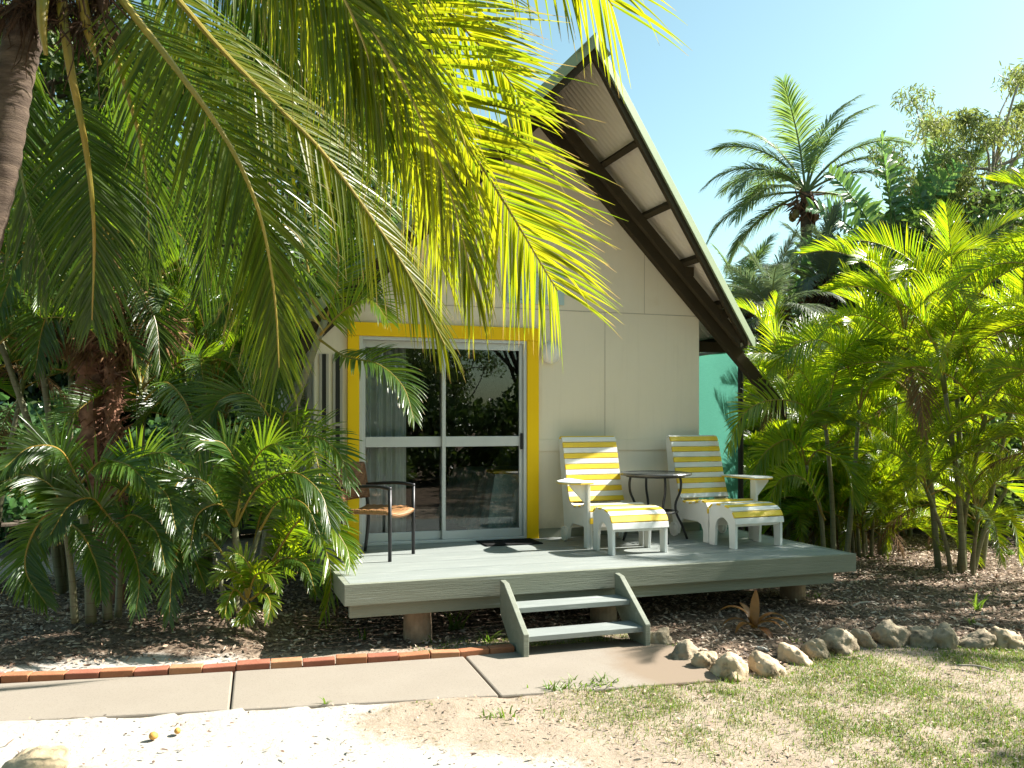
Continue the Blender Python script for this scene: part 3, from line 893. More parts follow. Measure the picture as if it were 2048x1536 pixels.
# ------------------------------------------------------------------ leaves and bark
COCO = leaf('coconut leaf', (0.080, 0.115, 0.008), (0.170, 0.172, 0.010), (0.45, 0.30, 0.10), (0.60, 0.58, 0.012), 0.32, 0.35, 0.50, 0.84, (0.27, 0.40, 0.010))
COCOD = leaf('coconut leaf shaded', (0.018, 0.045, 0.006), (0.048, 0.080, 0.008), (0.22, 0.15, 0.06), (0.15, 0.23, 0.008), 0.30, 0.28, 0.36, 0.92)  # copy of the coconut leaf with shade painted into a darker colour
COCOM = leaf('coconut leaf half shaded', (0.036, 0.070, 0.005), (0.092, 0.124, 0.007), (0.36, 0.26, 0.09), (0.40, 0.46, 0.008), 0.30, 0.28, 0.42, 0.88)  # in-between copy, some shade painted into the coconut leaf colour
CANER = leaf('cane leaf bright', (0.050, 0.112, 0.010), (0.125, 0.175, 0.012), (0.40, 0.28, 0.05), (0.68, 0.74, 0.010), 0.28, 0.5, 0.48, 0.90, (0.24, 0.46, 0.010))  # brighter copy; on the shady bed palms it paints fronds as sunlit
CANEL = leaf('cane leaf shaded', (0.026, 0.072, 0.012), (0.058, 0.105, 0.013), (0.30, 0.20, 0.05), (0.30, 0.42, 0.010), 0.34, 0.6, 0.42, 0.92)  # darker cane leaf, shade of the bed put into its base colour
FARP = leaf('distant palm leaf', (0.085, 0.140, 0.062), (0.145, 0.185, 0.075), (0.32, 0.26, 0.12), (0.34, 0.46, 0.08), 0.42, 0.5, 0.40, 0.92)  # leaf colour raised to stand in for haze
HAZEP = leaf('hazed palm leaf', (0.115, 0.140, 0.105), (0.165, 0.185, 0.125), (0.26, 0.22, 0.14), (0.20, 0.25, 0.09), 0.5, 0.4, 0.4, 0.92)  # haze put into the leaf colour as grey
STREL = leaf('paddle leaf', (0.060, 0.155, 0.075), (0.105, 0.190, 0.075), (0.30, 0.26, 0.08), (0.32, 0.50, 0.08), 0.28, 0.6, 0.36, 0.93)  # paled, with haze painted into the leaf colour
DEADL = leaf('dead palm leaf', (0.26, 0.15, 0.075), (0.16, 0.09, 0.05), (0.36, 0.25, 0.15), (0.30, 0.18, 0.08), 0.8, 0.1, 0.2, 0.9)
TREEG = leaf('broad leaf', (0.050, 0.090, 0.018), (0.100, 0.130, 0.022), (0.15, 0.15, 0.03), (0.22, 0.30, 0.03), 0.42, 0.45, 0.4, 0.99)
TREED = leaf('dark broad leaf', (0.045, 0.092, 0.030), (0.090, 0.132, 0.036), (0.14, 0.14, 0.04), (0.22, 0.32, 0.04), 0.38, 0.5, 0.34, 0.99)  # colour lifted to paint in haze
OLIVE = leaf('olive leaf', (0.165, 0.185, 0.070), (0.240, 0.235, 0.085), (0.30, 0.26, 0.11), (0.38, 0.41, 0.08), 0.5, 0.35, 0.4, 0.97)  # haze painted in by a paler colour
VINEL = leaf('round vine leaf', (0.042, 0.110, 0.040), (0.085, 0.150, 0.050), (0.15, 0.16, 0.04), (0.15, 0.30, 0.06), 0.28, 0.6, 0.36, 0.99)
RUST = leaf('bromeliad leaf', (0.24, 0.085, 0.025), (0.36, 0.18, 0.035), (0.18, 0.04, 0.025), (0.42, 0.18, 0.03), 0.35, 0.5, 0.4, 0.90)
WEED = leaf('weed blade', (0.085, 0.150, 0.020), (0.140, 0.190, 0.030), (0.34, 0.28, 0.10), (0.28, 0.40, 0.03), 0.45, 0.4, 0.42, 0.9)
RACHY = solid('yellow midrib', (0.36, 0.27, 0.05), (0.28, 0.24, 0.05), 0.4, 0.4, 6, 0.06)
RACHO = solid('orange midrib', (0.32, 0.19, 0.03), (0.20, 0.19, 0.03), 0.4, 0.4, 4, 0.06)
RACHG = solid('green midrib', (0.11, 0.15, 0.04), (0.16, 0.18, 0.05), 0.45, 0.4, 4, 0.06)
FIBRE = solid('dry palm fibre', (0.095, 0.058, 0.036), (0.045, 0.028, 0.02), 0.95, 0.1, 8, 0.6, 40, stretch=(3, 3, 0.6))
TRUNKC = solid('coconut bark', (0.135, 0.098, 0.072), (0.065, 0.045, 0.034), 0.9, 0.2, 9, 0.7, 30, stretch=(0.6, 0.6, 3.0), spots=(3.0, 0.5, 0.7, (0.055, 0.04, 0.03)))
BARK = solid('tree bark', (0.16, 0.13, 0.10), (0.09, 0.07, 0.055), 0.95, 0.1, 5, 0.6, 20, stretch=(2, 2, 0.5))
PALEB = solid('pale bark', (0.42, 0.38, 0.33), (0.26, 0.22, 0.18), 0.9, 0.15, 3, 0.4, 16, stretch=(2, 2, 0.5))
SHAG = solid('shaggy red bark', (0.30, 0.155, 0.10), (0.13, 0.065, 0.045), 0.95, 0.1, 10, 0.8, 26)

def cane_stem_mat():
    m, nt, out = new_mat('ringed cane stem')
    tc = nt.nodes.new('ShaderNodeTexCoord')
    w = nt.nodes.new('ShaderNodeTexWave'); w.bands_direction = 'Z'; w.wave_profile = 'SAW'
    w.inputs['Scale'].default_value = 3.1; w.inputs['Distortion'].default_value = 0.8; w.inputs['Detail'].default_value = 1
    nt.links.new(tc.outputs['Object'], w.inputs[0])
    f = noise_tex(nt, 5, 4)
    base = mixc(nt, f, (0.23, 0.215, 0.13), (0.12, 0.13, 0.065))
    col = mixc(nt, ramp(nt, w.outputs['Fac'], [(0.0, 1.0), (0.10, 0.0), (0.97, 0.0), (1.0, 0.6)]), base, (0.12, 0.09, 0.055))
    p = nd(nt, 'ShaderNodeBsdfPrincipled'); p.inputs['Roughness'].default_value = 0.5
    nt.links.new(col, p.inputs['Base Color'])
    bp = nd(nt, 'ShaderNodeBump'); bp.inputs['Strength'].default_value = 0.5; bp.inputs['Distance'].default_value = 0.01
    nt.links.new(w.outputs['Fac'], bp.inputs['Height']); nt.links.new(bp.outputs[0], p.inputs['Normal'])
    nt.links.new(p.outputs[0], out.inputs[0])
    return m
CSTEM = cane_stem_mat()

PICB = -0.72 * FWD - 0.66 * RGT + 0.12 * UPV      # lit from behind by the sun at the right
PICF = -0.70 * FWD + 0.50 * RGT + 0.42 * UPV      # catches the sun on its upper face
PICN = -0.85 * FWD + 0.35 * UPV          # normal of a frond seen broadside from the garden
def pix(l):
    return [P(*q) for q in l]

# ------------------------------------------------------------------ the big coconut palm at the left
coco = thing('coconut_palm', 'tall coconut palm leaning at the path with long fronds hanging before the cabin', 'palm tree', tuple(G(-200, 1405)))
tr = catmull(pix([(-200, 1430, 5.6), (-170, 1100, 5.6), (-110, 800, 5.6), (-40, 500, 5.6), (2, 320, 5.6), (30, 150, 5.6), (62, 20, 5.6), (100, -90, 5.6)]), 90)
rad = 0.112 + 0.005 * np.sin(np.arange(90) * 2.1) + np.r_[np.linspace(0.09, 0, 10), np.zeros(80)]
m = MB(); m.tube(tr, rad, 18, 0, bump=0.05); m.build('trunk', TRUNKC, coco, smooth=True)
def fore(ctrl, mats, **kw):
    m = MB(); frond(m, pix(ctrl), **kw); return m.build('frond', mats, coco)
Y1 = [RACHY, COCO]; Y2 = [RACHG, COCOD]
fore([(130, -420, 5.6), (420, -360, 5.2), (620, -140, 5.0), (740, 50, 4.95), (826, 203, 4.95), (885, 340, 5.0), (925, 470, 5.05), (945, 580, 5.1)], Y1,
     n=124, L=1.05, wid=0.028, th0=58, th1=14, phi=-8, droop=1.9, seg=8, rnd=0.15, nref=PICB, rach=(0.028, 0.004), start=0.2, wprof=1.5)
fore([(130, -300, 5.6), (450, -280, 5.5), (690, -80, 5.3), (826, 125, 5.2), (884, 211, 5.2), (1000, 390, 5.15), (1084, 530, 5.1), (1116, 582, 5.1)], Y1,
     n=156, L=1.12, wid=0.028, th0=66, th1=33, phi=-2, droop=0.36, seg=8, rnd=0.14, nref=PICB, rach=(0.028, 0.004), start=0.22, wprof=1.5)
fore([(130, -350, 5.8), (480, -300, 5.7), (700, -40, 5.7), (790, 150, 5.75), (850, 360, 5.8), (885, 540, 5.85)], Y1,
     n=100, L=0.95, wid=0.027, th0=60, th1=18, phi=-6, droop=1.3, seg=7, rnd=0.14, nref=PICB - 0.1 * UPV, rach=(0.028, 0.004), start=0.2, wprof=1.5)
fore([(150, -380, 5.7), (560, -270, 5.6), (800, -70, 5.5), (940, 70, 5.5), (1010, 150, 5.5), (1060, 225, 5.5)], Y1,
     n=110, L=0.72, wid=0.026, th0=58, th1=26, phi=-4, droop=0.35, seg=7, rnd=0.14, nref=PICB, rach=(0.026, 0.003), start=0.3, wprof=1.5)
fore([(120, -260, 6.3), (380, -200, 6.6), (620, 20, 6.9), (760, 200, 7.0), (860, 360, 7.1)], [RACHG, COCOM],
     n=96, L=0.95, wid=0.028, th0=62, th1=18, phi=-6, droop=1.0, seg=6, rnd=0.14, nref=PICN, rach=(0.028, 0.004), start=0.2, wprof=1.4)
fore([(140, -170, 5.6), (245, 0, 5.5), (330, 110, 5.45), (420, 230, 5.45), (480, 330, 5.5), (525, 450, 5.6), (550, 600, 5.8), (558, 735, 6.0)], [RACHY, COCOM],
     n=112, L=0.86, wid=0.027, th0=60, th1=18, phi=-8, droop=0.40, seg=7, wprof=1.4, nref=PICN + 0.40 * RGT + 0.25 * UPV, rach=(0.036, 0.004), start=0.2, rnd=0.10)
fore([(150, -260, 5.9), (393, 44, 6.0), (547, 205, 6.1), (649, 308, 6.2), (767, 469, 6.4), (830, 570, 6.5), (890, 690, 6.6)], Y1,
     n=108, L=0.82, wid=0.026, th0=55, th1=14, phi=-12, droop=0.9, seg=7, wprof=1.4, nref=PICF - 0.25 * RGT, rach=(0.032, 0.004), start=0.22)
fore([(140, -520, 5.2), (500, -560, 4.9), (820, -360, 4.8), (1080, -170, 4.9), (1180, -50, 5.0), (1226, 12, 5.05)], Y1,
     n=84, L=0.95, wid=0.027, wprof=1.5, th0=66, th1=26, phi=-10, droop=2.6, droop1=0.5, seg=7, nref=PICB, rach=(0.03, 0.003), start=0.2, tip=0.55)
fore([(118, -40, 5.45), (138, 120, 5.42), (172, 300, 5.5), (188, 460, 5.6), (184, 640, 5.8)], [RACHO, COCOD],
     n=80, L=0.64, wid=0.025, wprof=1.4, th0=60, th1=16, phi=-10, droop=0.7, seg=6, nref=PICN + 0.3 * RGT, rach=(0.038, 0.004), start=0.36)
fore([(160, -80, 5.7), (212, 60, 5.9), (250, 170, 6.1), (290, 330, 6.3), (300, 520, 6.6)], [RACHY, COCOD],
     n=86, L=0.72, wid=0.025, wprof=1.4, th0=58, th1=16, phi=-10, droop=0.6, seg=6, nref=PICN - 0.4 * RGT, rach=(0.034, 0.004), start=0.25)
fore([(60, -60, 5.9), (30, 120, 6.2), (40, 330, 6.5), (100, 560, 6.8)], Y2,
     n=66, L=0.8, wid=0.028, th0=58, th1=16, phi=-10, droop=0.6, seg=5, nref=PICN, rach=(0.03, 0.004), start=0.2)
fore([(170, -220, 6.2), (400, -140, 6.6), (560, 60, 7.0), (650, 260, 7.3), (690, 430, 7.5)], Y2,
     n=100, L=0.95, wid=0.027, wprof=1.4, th0=62, th1=16, phi=-8, droop=0.9, seg=5, nref=PICN, rach=(0.03, 0.004), start=0.2)
fore([(180, -240, 6.0), (330, -60, 6.5), (400, 180, 7.0), (420, 400, 7.3), (400, 590, 7.6)], Y2,
     n=100, L=0.95, wid=0.027, wprof=1.4, th0=58, th1=16, phi=-8, droop=0.6, seg=5, nref=PICN - 0.3 * RGT, rach=(0.03, 0.004), start=0.2)
fore([(140, -380, 5.3), (400, -330, 5.0), (590, -160, 4.95), (690, 0, 4.95), (745, 140, 5.05), (770, 270, 5.15)], [RACHY, COCOM],
     n=96, L=1.0, wid=0.027, wprof=1.5, th0=60, th1=14, phi=-8, droop=1.3, seg=6, nref=PICB, rach=(0.03, 0.004), start=0.25)
fore([(130, -300, 5.5), (350, -420, 5.4), (560, -330, 5.3), (700, -170, 5.3), (800, -20, 5.3), (860, 90, 5.35)], Y2,
     n=90, L=0.9, wid=0.026, wprof=1.4, th0=60, th1=14, phi=-8, droop=1.2, seg=6, nref=PICN, rach=(0.03, 0.004), start=0.25)
fore([(90, -120, 5.6), (-80, -60, 5.4), (-230, 120, 5.3), (-330, 350, 5.3)], Y1,
     n=60, L=0.85, wid=0.029, th0=60, th1=14, phi=-6, droop=0.8, seg=5, nref=PICN, rach=(0.03, 0.004), start=0.2)
fore([(110, -150, 5.5), (60, -320, 5.0), (-60, -420, 4.4), (-250, -380, 3.9)], Y1,
     n=60, L=0.85, wid=0.029, th0=60, th1=14, phi=-6, droop=0.8, seg=5, rach=(0.03, 0.004), start=0.2)
# matted fibre, dry stalks
m = MB()
cen = pix([(20, 10, 5.5), (60, 10, 5.45), (100, -20, 5.45), (150, 10, 5.5), (60, -60, 5.5), (130, -60, 5.5), (205, -20, 5.55), (172, 50, 5.5)])
leaf_cloud(m, cen, [0.10] * len(cen), 900, 0.20, 0, droop=0.9, aspect=16, flat=0.1)
for k in range(26):
    a = P(rng.uniform(0, 230), rng.uniform(-60, 60), 5.45 + rng.uniform(-0.1, 0.1))
    b = a + np.array([rng.normal() * 0.08, rng.normal() * 0.08, -rng.uniform(0.15, 0.5)])
    m.tube(catmull([a, (a + b) / 2 + rng.normal(size=3) * 0.03, b], 6), np.linspace(0.008, 0.002, 6), 5)
m.build('dry_fibre', FIBRE, coco)
for q in ([(150, -70, 5.5), (176, 60, 5.45), (200, 130, 5.5)], [(90, -60, 5.4), (84, 40, 5.3), (92, 110, 5.3)], [(200, -60, 5.5), (214, 40, 5.5), (258, 100, 5.6)]):
    m = MB(); m.tube(catmull(pix(q), 10), np.linspace(0.045, 0.012, 10), 8, 0); m.build('frond_stub', RACHO if q[0][0] < 180 else FIBRE, coco, smooth=True)

# ------------------------------------------------------------------ clumping cane palms
def cane_pool(lm, rm):
    pool = []
    for e, b in ((84, 70), (80, 95), (70, 95), (64, 115), (52, 95), (46, 120), (34, 95), (24, 90)):
        m = MB()
        frond(m, arch(1.9, e, b, wob=0.012), n=62, L=0.42, wid=0.018, th0=58, th1=24, phi=44, droop=0.55, seg=5, fold=0.28, rnd=0.10,
              start=0.2, rach=(0.013, 0.003), base=0.55, tip=0.35)
        pool.append(m.mesh('frond', [rm, lm]))
    return pool
def dead_pool():
    out = []
    for e, b in ((10, 80), (-15, 60)):
        m = MB(); frond(m, arch(1.7, e, b, wob=0.03), n=44, L=0.4, wid=0.018, th0=50, th1=16, phi=-10, droop=1.6, seg=4, fold=0.3, rnd=0.3, start=0.2, rach=(0.012, 0.003), base=0.55, tip=0.35)
        out.append(m.mesh('dead_frond', [RACHO, DEADL]))
    return out
POOLX = dead_pool()
POOLR = cane_pool(CANER, RACHO)
POOLL = cane_pool(CANEL, RACHO)

def cane_clump(label, loc, stems, pool, group=None, fsc=1.0, spread=0.28, cat='palm', rs=None, name='cane_palm'):
    if rs is not None:
        global rng
        rng = np.random.default_rng(rs)
    t = thing(name, label, cat, tuple(loc), 0, group)
    for h, az, lean, nf, sc in stems:
        a = R(az)
        p0 = np.array([math.cos(a) * spread * rng.random(), math.sin(a) * spread * rng.random(), -0.08])
        p2 = p0 + np.array([math.cos(a) * lean * h, math.sin(a) * lean * h, h])
        p1 = (p0 + p2) / 2 + np.array([-math.cos(a), -math.sin(a), 0.4]) * lean * h * 0.15
        m = MB(); c = catmull([p0, p1, p2], 12); r = 0.019 + 0.005 * min(h, 3)
        m.tube(c, np.linspace(r * 1.25, r * 0.8, 12), 9, 0); m.build('stem', CSTEM, t, smooth=True, world=False)
        m = MB(); up = nrm(c[-1] - c[-2]); m.tube([c[-1] - up * 0.02, c[-1] + up * 0.18, c[-1] + up * 0.34], [r * 0.95, r * 1.0, r * 0.4], 8, 0); m.build('crown_shaft', RACHG, t, smooth=True, world=False)
        if rng.random() < 0.4 and h > 0.5:
            put('dead_frond', POOLX[int(rng.integers(0, 2))], t, tuple(c[-1] + up * 0.03), (0, 0, rng.random() * 6.28), sc * fsc * (0.7 + 0.3 * rng.random()))
        a0 = rng.random() * 360
        for k in range(nf):
            j = int(np.clip(k * len(pool) / nf + rng.integers(-1, 2), 0, len(pool) - 1))
            put('frond', pool[j], t, tuple(c[-1] + up * (0.3 - 0.2 * k / nf)), (R(rng.normal() * 7), R(rng.normal() * 7), R(a0 + k * 137.5 + rng.normal() * 14)), sc * fsc * (0.85 + 0.3 * rng.random()))
    return t

def stems(n, h0, h1, nf, sc=1.0, lean=0.16):
    return [(h0 + (h1 - h0) * rng.random() ** 0.8, i * 360 / n + rng.normal() * 20, lean * (0.4 + rng.random()), nf + int(rng.integers(-1, 2)), sc) for i in range(n)]

rng = np.random.default_rng(11)
b1 = P(1655, 840, 13.2); b1[2] = 0
cane_clump('golden cane palm clump arching over the end of the deck beside the green cloth', b1, stems(17, 0.25, 2.3, 7, 0.86), POOLR, 'golden cane palms', rs=21)
b1b = P(1585, 840, 13.8); b1b[2] = 0
cane_clump('low golden cane palm half hidden behind the lounger by the green cloth', b1b, stems(10, 0.15, 1.3, 7, 0.70), POOLR, 'golden cane palms', rs=22)
b2 = G(1930, 1145)
cane_clump('tall golden cane palm with bare ringed stems in the leaf litter', b2, [(2.6, 150, 0.13, 9, 0.9), (2.2, 200, 0.22, 9, 0.9), (2.8, 60, 0.14, 9, 0.95), (1.7, 250, 0.3, 8, 0.85), (2.5, 0, 0.28, 9, 0.9), (1.2, 320, 0.35, 8, 0.8), (0.9, 190, 0.4, 7, 0.75), (2.1, 100, 0.18, 9, 0.85), (0.5, 30, 0.4, 6, 0.65), (0.6, 230, 0.5, 7, 0.65)], POOLR, 'golden cane palms', rs=23, spread=0.42)
b3 = np.array([8.95, 6.55, 0])
cane_clump('golden cane palm cut off by the frame edge past the ringed stems', b3, [(2.9, 20, 0.1, 9, 0.95), (2.4, 100, 0.15, 9, 0.9), (2.7, 200, 0.12, 9, 0.95), (2.0, 280, 0.18, 8, 0.9), (1.5, 160, 0.2, 8, 0.85), (3.2, 330, 0.08, 9, 0.95), (1.2, 60, 0.25, 7, 0.8)], POOLR, 'golden cane palms', rs=24)
b5 = P(1600, 840, 12.2); b5[2] = 0
cane_clump('knee high cane seedling bush filling the corner behind the deck end', b5, stems(16, 0.05, 0.7, 6, 0.62), POOLR, 'golden cane palms', rs=27, spread=0.5)
b6 = P(1725, 840, 11.6); b6[2] = 0
cane_clump('low leafy cane bush between the deck and the ringed stems', b6, stems(12, 0.05, 0.8, 6, 0.68), POOLR, 'golden cane palms', rs=28, spread=0.4)
b4 = P(1790, 840, 13.6); b4[2] = 0
cane_clump('dense golden cane palm standing behind the two leading clumps', b4, stems(12, 0.4, 2.3, 8, 0.85), POOLR, 'golden cane palms', rs=25)

# the garden bed at the left
rng = np.random.default_rng(31)
def P0(u, d):
    q = P(u, 840, d); q[2] = 0; return q
l4 = P0(136, 9.0)
cane_clump('tall cane palm with pale ringed stem before the shaggy trunks', l4, [(2.35, 20, 0.01, 8, 0.95), (3.3, 170, 0.10, 8, 1.0), (2.9, 200, 0.22, 7, 1.0)], POOLL, 'cane palms in the shady bed', rs=34, spread=0.1)
l5 = P0(262, 9.0)
cane_clump('slim cane palm with an upright stem right of the shaggy trunks', l5, [(2.0, 40, 0.03, 8, 0.9), (3.1, 60, 0.08, 8, 1.0), (0.5, 330, 0.3, 5, 0.6)], POOLL, 'cane palms in the shady bed', rs=35, spread=0.1)
l6 = P0(400, 10.4)
cane_clump('tall cane palm at the back of the bed before the dark bin', l6, stems(6, 1.2, 3.4, 8, 0.9), POOLL, 'cane palms in the shady bed', rs=36)
l7 = P0(-60, 9.0)
cane_clump('cane palm cut off by the frame edge behind the coconut trunk', l7, stems(4, 1.4, 3.2, 8, 0.9), POOLL, 'cane palms in the shady bed', rs=37)

l3 = P0(525, 8.3)
c3 = thing('cane_palm', 'leaning cane palm reaching over the deck to the yellow door surround', 'palm', tuple(l3), 0, 'cane palms in the shady bed')
for q, r in (([(515, 1225, 8.3), (545, 1000, 8.25), (592, 805, 8.2), (650, 640, 8.1)], 0.042), ([(535, 1222, 8.5), (560, 950, 8.6), (600, 740, 8.8), (620, 560, 9.0)], 0.038), ([(505, 1222, 8.1), (530, 1090, 8.0), (566, 960, 7.9)], 0.028)):
    m = MB(); m.tube(catmull(pix(q), 14), np.linspace(r * 1.2, r * 0.75, 14), 9, 0); m.build('stem', CSTEM, c3, smooth=True)
def hero(q, L=0.36, n=48, wid=0.022, ph=20, dr=0.6, lm=CANEL, nr=PICF, th0=62, parent=None, **kw):
    m = MB(); frond(m, pix(q), n=n, L=L, wid=wid, th0=th0, th1=20, phi=ph, droop=dr, seg=6, nref=nr, rach=(0.013, 0.003), start=0.16, base=0.55, tip=0.4, **kw)
    m.build('frond', [RACHO, lm], parent or c3)
hero([(640, 680, 8.1), (690, 713, 7.95), (755, 728, 7.8), (805, 772, 7.65), (828, 838, 7.4)], L=0.34, dr=0.9)
hero([(650, 640, 8.1), (610, 585, 8.0), (540, 560, 7.9), (470, 590, 7.8), (425, 650, 7.7)], L=0.42)
hero([(652, 640, 8.1), (675, 560, 8.1), (670, 480, 8.1), (640, 420, 8.0)], L=0.45, lm=CANER)
hero([(640, 670, 8.1), (690, 620, 7.9), (740, 600, 7.7), (775, 640, 7.5)], L=0.40, lm=CANER)
hero([(648, 650, 8.1), (610, 640, 8.2), (560, 690, 8.2), (530, 790, 8.2), (525, 880, 8.1)], L=0.42)
hero([(566, 960, 7.9), (566, 830, 7.85), (600, 850, 7.8), (632, 915, 7.55), (643, 1000, 7.35), (642, 1085, 7.2)], L=0.36, lm=CANER, n=46, nr=PICF)
hero([(566, 960, 7.9), (545, 850, 7.9), (500, 790, 7.8), (440, 800, 7.7), (405, 870, 7.6)], L=0.42)
hero([(540, 1150, 8.0), (575, 1085, 7.8), (615, 1068, 7.6), (650, 1100, 7.4), (662, 1165, 7.3), (650, 1225, 7.2)], L=0.34, lm=CANER, n=36)
hero([(560, 1000, 7.9), (600, 960, 7.7), (560, 930, 7.6), (500, 960, 7.5), (470, 1040, 7.4)], L=0.34)
hero([(620, 560, 9.0), (600, 480, 9.0), (540, 440, 8.9), (480, 470, 8.8)], L=0.42)
hero([(620, 560, 9.0), (660, 520, 8.8), (710, 530, 8.6), (745, 590, 8.5)], L=0.42)

def stem(par, q, r):
    m = MB(); m.tube(catmull(pix(q), 14), np.linspace(r * 1.2, r * 0.75, 14), 9, 0); m.build('stem', CSTEM, par, smooth=True)
def heroes(par, d0, d1, lst, lm=CANEL, **kw):
    for q, L in lst:
        n_ = len(q)
        hero([(u, v, d0 + (d1 - d0) * i / (n_ - 1)) for i, (u, v) in enumerate(q)], L=L, lm=lm, parent=par, **kw)
heroes(c3, 7.9, 7.25, [([(540, 1150), (578, 1035), (636, 995), (692, 1035)], 0.32), ([(530, 1010), (568, 905), (625, 872), (676, 905), (700, 968)], 0.36), ([(505, 1100), (530, 1010), (588, 985), (632, 1040)], 0.32), ([(520, 1180), (560, 1120), (610, 1130), (632, 1190)], 0.28)])
heroes(c3, 7.6, 7.15, [([(545, 1120), (600, 1040), (650, 1040), (690, 1090), (700, 1130)], 0.3)], lm=CANER)
q1 = P(170, 1246, 6.65); q1[2] = 0.05
h1 = thing('cane_palm', 'young cane palm with drooping fronds low over the bark at the path', 'palm', tuple(q1), 0, 'cane palms in the shady bed')
for q, r in (([(150, 1246, 7.05), (142, 1140, 7.05), (126, 1036, 7.05)], 0.026), ([(182, 1246, 7.15), (176, 1120, 7.20), (160, 968, 7.25)], 0.038), ([(215, 1240, 7.25), (214, 1150, 7.30), (222, 1060, 7.35)], 0.034), ([(236, 1236, 7.35), (238, 1130, 7.45), (226, 1010, 7.55)], 0.026)):
    stem(h1, q, r)
heroes(h1, 7.05, 6.7, [([(126, 1038), (92, 1030), (58, 1085), (52, 1145), (92, 1208)], 0.30), ([(126, 1038), (165, 1070), (196, 1140), (202, 1196)], 0.24), ([(126, 1038), (85, 972), (25, 962), (-25, 1000)], 0.30), ([(126, 1038), (105, 975), (50, 950), (0, 965)], 0.26)])
heroes(h1, 7.2, 6.7, [([(160, 968), (215, 1030), (258, 1085), (278, 1150), (272, 1224)], 0.30), ([(160, 968), (200, 925), (255, 930), (300, 975)], 0.30), ([(160, 968), (120, 900), (60, 895), (10, 935)], 0.30),
    ([(226, 1010), (270, 960), (330, 985), (352, 1060)], 0.30), ([(222, 1060), (262, 1030), (310, 1060), (330, 1130)], 0.28), ([(222, 1060), (190, 1000), (140, 1010), (100, 1070)], 0.28), ([(226, 1010), (262, 930), (320, 905), (370, 930)], 0.30)])
q2 = P(466, 1220, 6.80); q2[2] = 0.05
heroes(h1, 7.5, 7.0, [([(300, 1140), (290, 1045), (330, 992), (392, 1005)], 0.32), ([(310, 1150), (345, 1050), (400, 1015), (440, 1060)], 0.32), ([(290, 1180), (330, 1110), (380, 1110), (410, 1170)], 0.28)])
h2 = thing('cane_palm', 'small cane palm with orange stalks close to the deck corner', 'palm', tuple(q2), 0, 'cane palms in the shady bed')
for q, r in (([(468, 1222, 7.30), (474, 1140, 7.30), (470, 1055, 7.30)], 0.034), ([(490, 1215, 7.40), (500, 1130, 7.45), (520, 1060, 7.50)], 0.022), ([(450, 1215, 7.40), (440, 1150, 7.45), (425, 1100, 7.50)], 0.02)):
    stem(h2, q, r)
heroes(h2, 7.3, 6.85, [([(470, 1055), (515, 975), (585, 945), (640, 985), (660, 1050)], 0.36), ([(470, 1055), (415, 968), (360, 962), (330, 1020)], 0.32), ([(470, 1140), (412, 1070), (368, 1078), (345, 1140), (338, 1235)], 0.30), ([(470, 1055), (480, 960), (450, 890), (400, 880)], 0.36),
    ([(470, 1055), (500, 940), (540, 890), (590, 900)], 0.36), ([(520, 1060), (560, 1000), (610, 1010), (640, 1070)], 0.3), ([(425, 1100), (390, 1050), (330, 1060), (300, 1120)], 0.28), ([(470, 1055), (440, 1010), (395, 1030), (380, 1100)], 0.28)])
heroes(h2, 7.15, 6.9, [([(495, 1195), (480, 1150), (448, 1142), (425, 1165)], 0.16), ([(495, 1195), (512, 1150), (540, 1150), (556, 1180)], 0.16), ([(490, 1200), (470, 1180), (455, 1205), (450, 1230)], 0.14), ([(495, 1195), (500, 1140), (480, 1110), (455, 1110)], 0.16),
    ([(500, 1200), (525, 1185), (540, 1205), (535, 1240)], 0.14), ([(490, 1200), (500, 1215), (488, 1235), (470, 1245)], 0.12)], lm=CANER, n=26, wid=0.02)
heroes(c3, 8.2, 7.3, [([(290, 800), (330, 765), (372, 808), (396, 890), (402, 960)], 0.42), ([(403, 900), (365, 930), (345, 985), (348, 1075)], 0.36)], n=52)
r1 = thing('cane_palm', 'cane palm with yellow tipped fronds sweeping across the rafter end', 'palm', tuple(P0(1655, 10.6)), 0, 'golden cane palms')
for q, r in (([(1668, 1146, 10.6), (1664, 1000, 10.6), (1652, 860, 10.5)], 0.03), ([(1650, 1146, 10.5), (1640, 1020, 10.5), (1612, 930, 10.4)], 0.026), ([(1690, 1146, 10.7), (1706, 980, 10.7), (1718, 820, 10.7)], 0.03)):
    m = MB(); m.tube(catmull(pix(q), 14), np.linspace(r * 1.2, r * 0.75, 14), 9, 0); m.build('stem', CSTEM, r1, smooth=True)
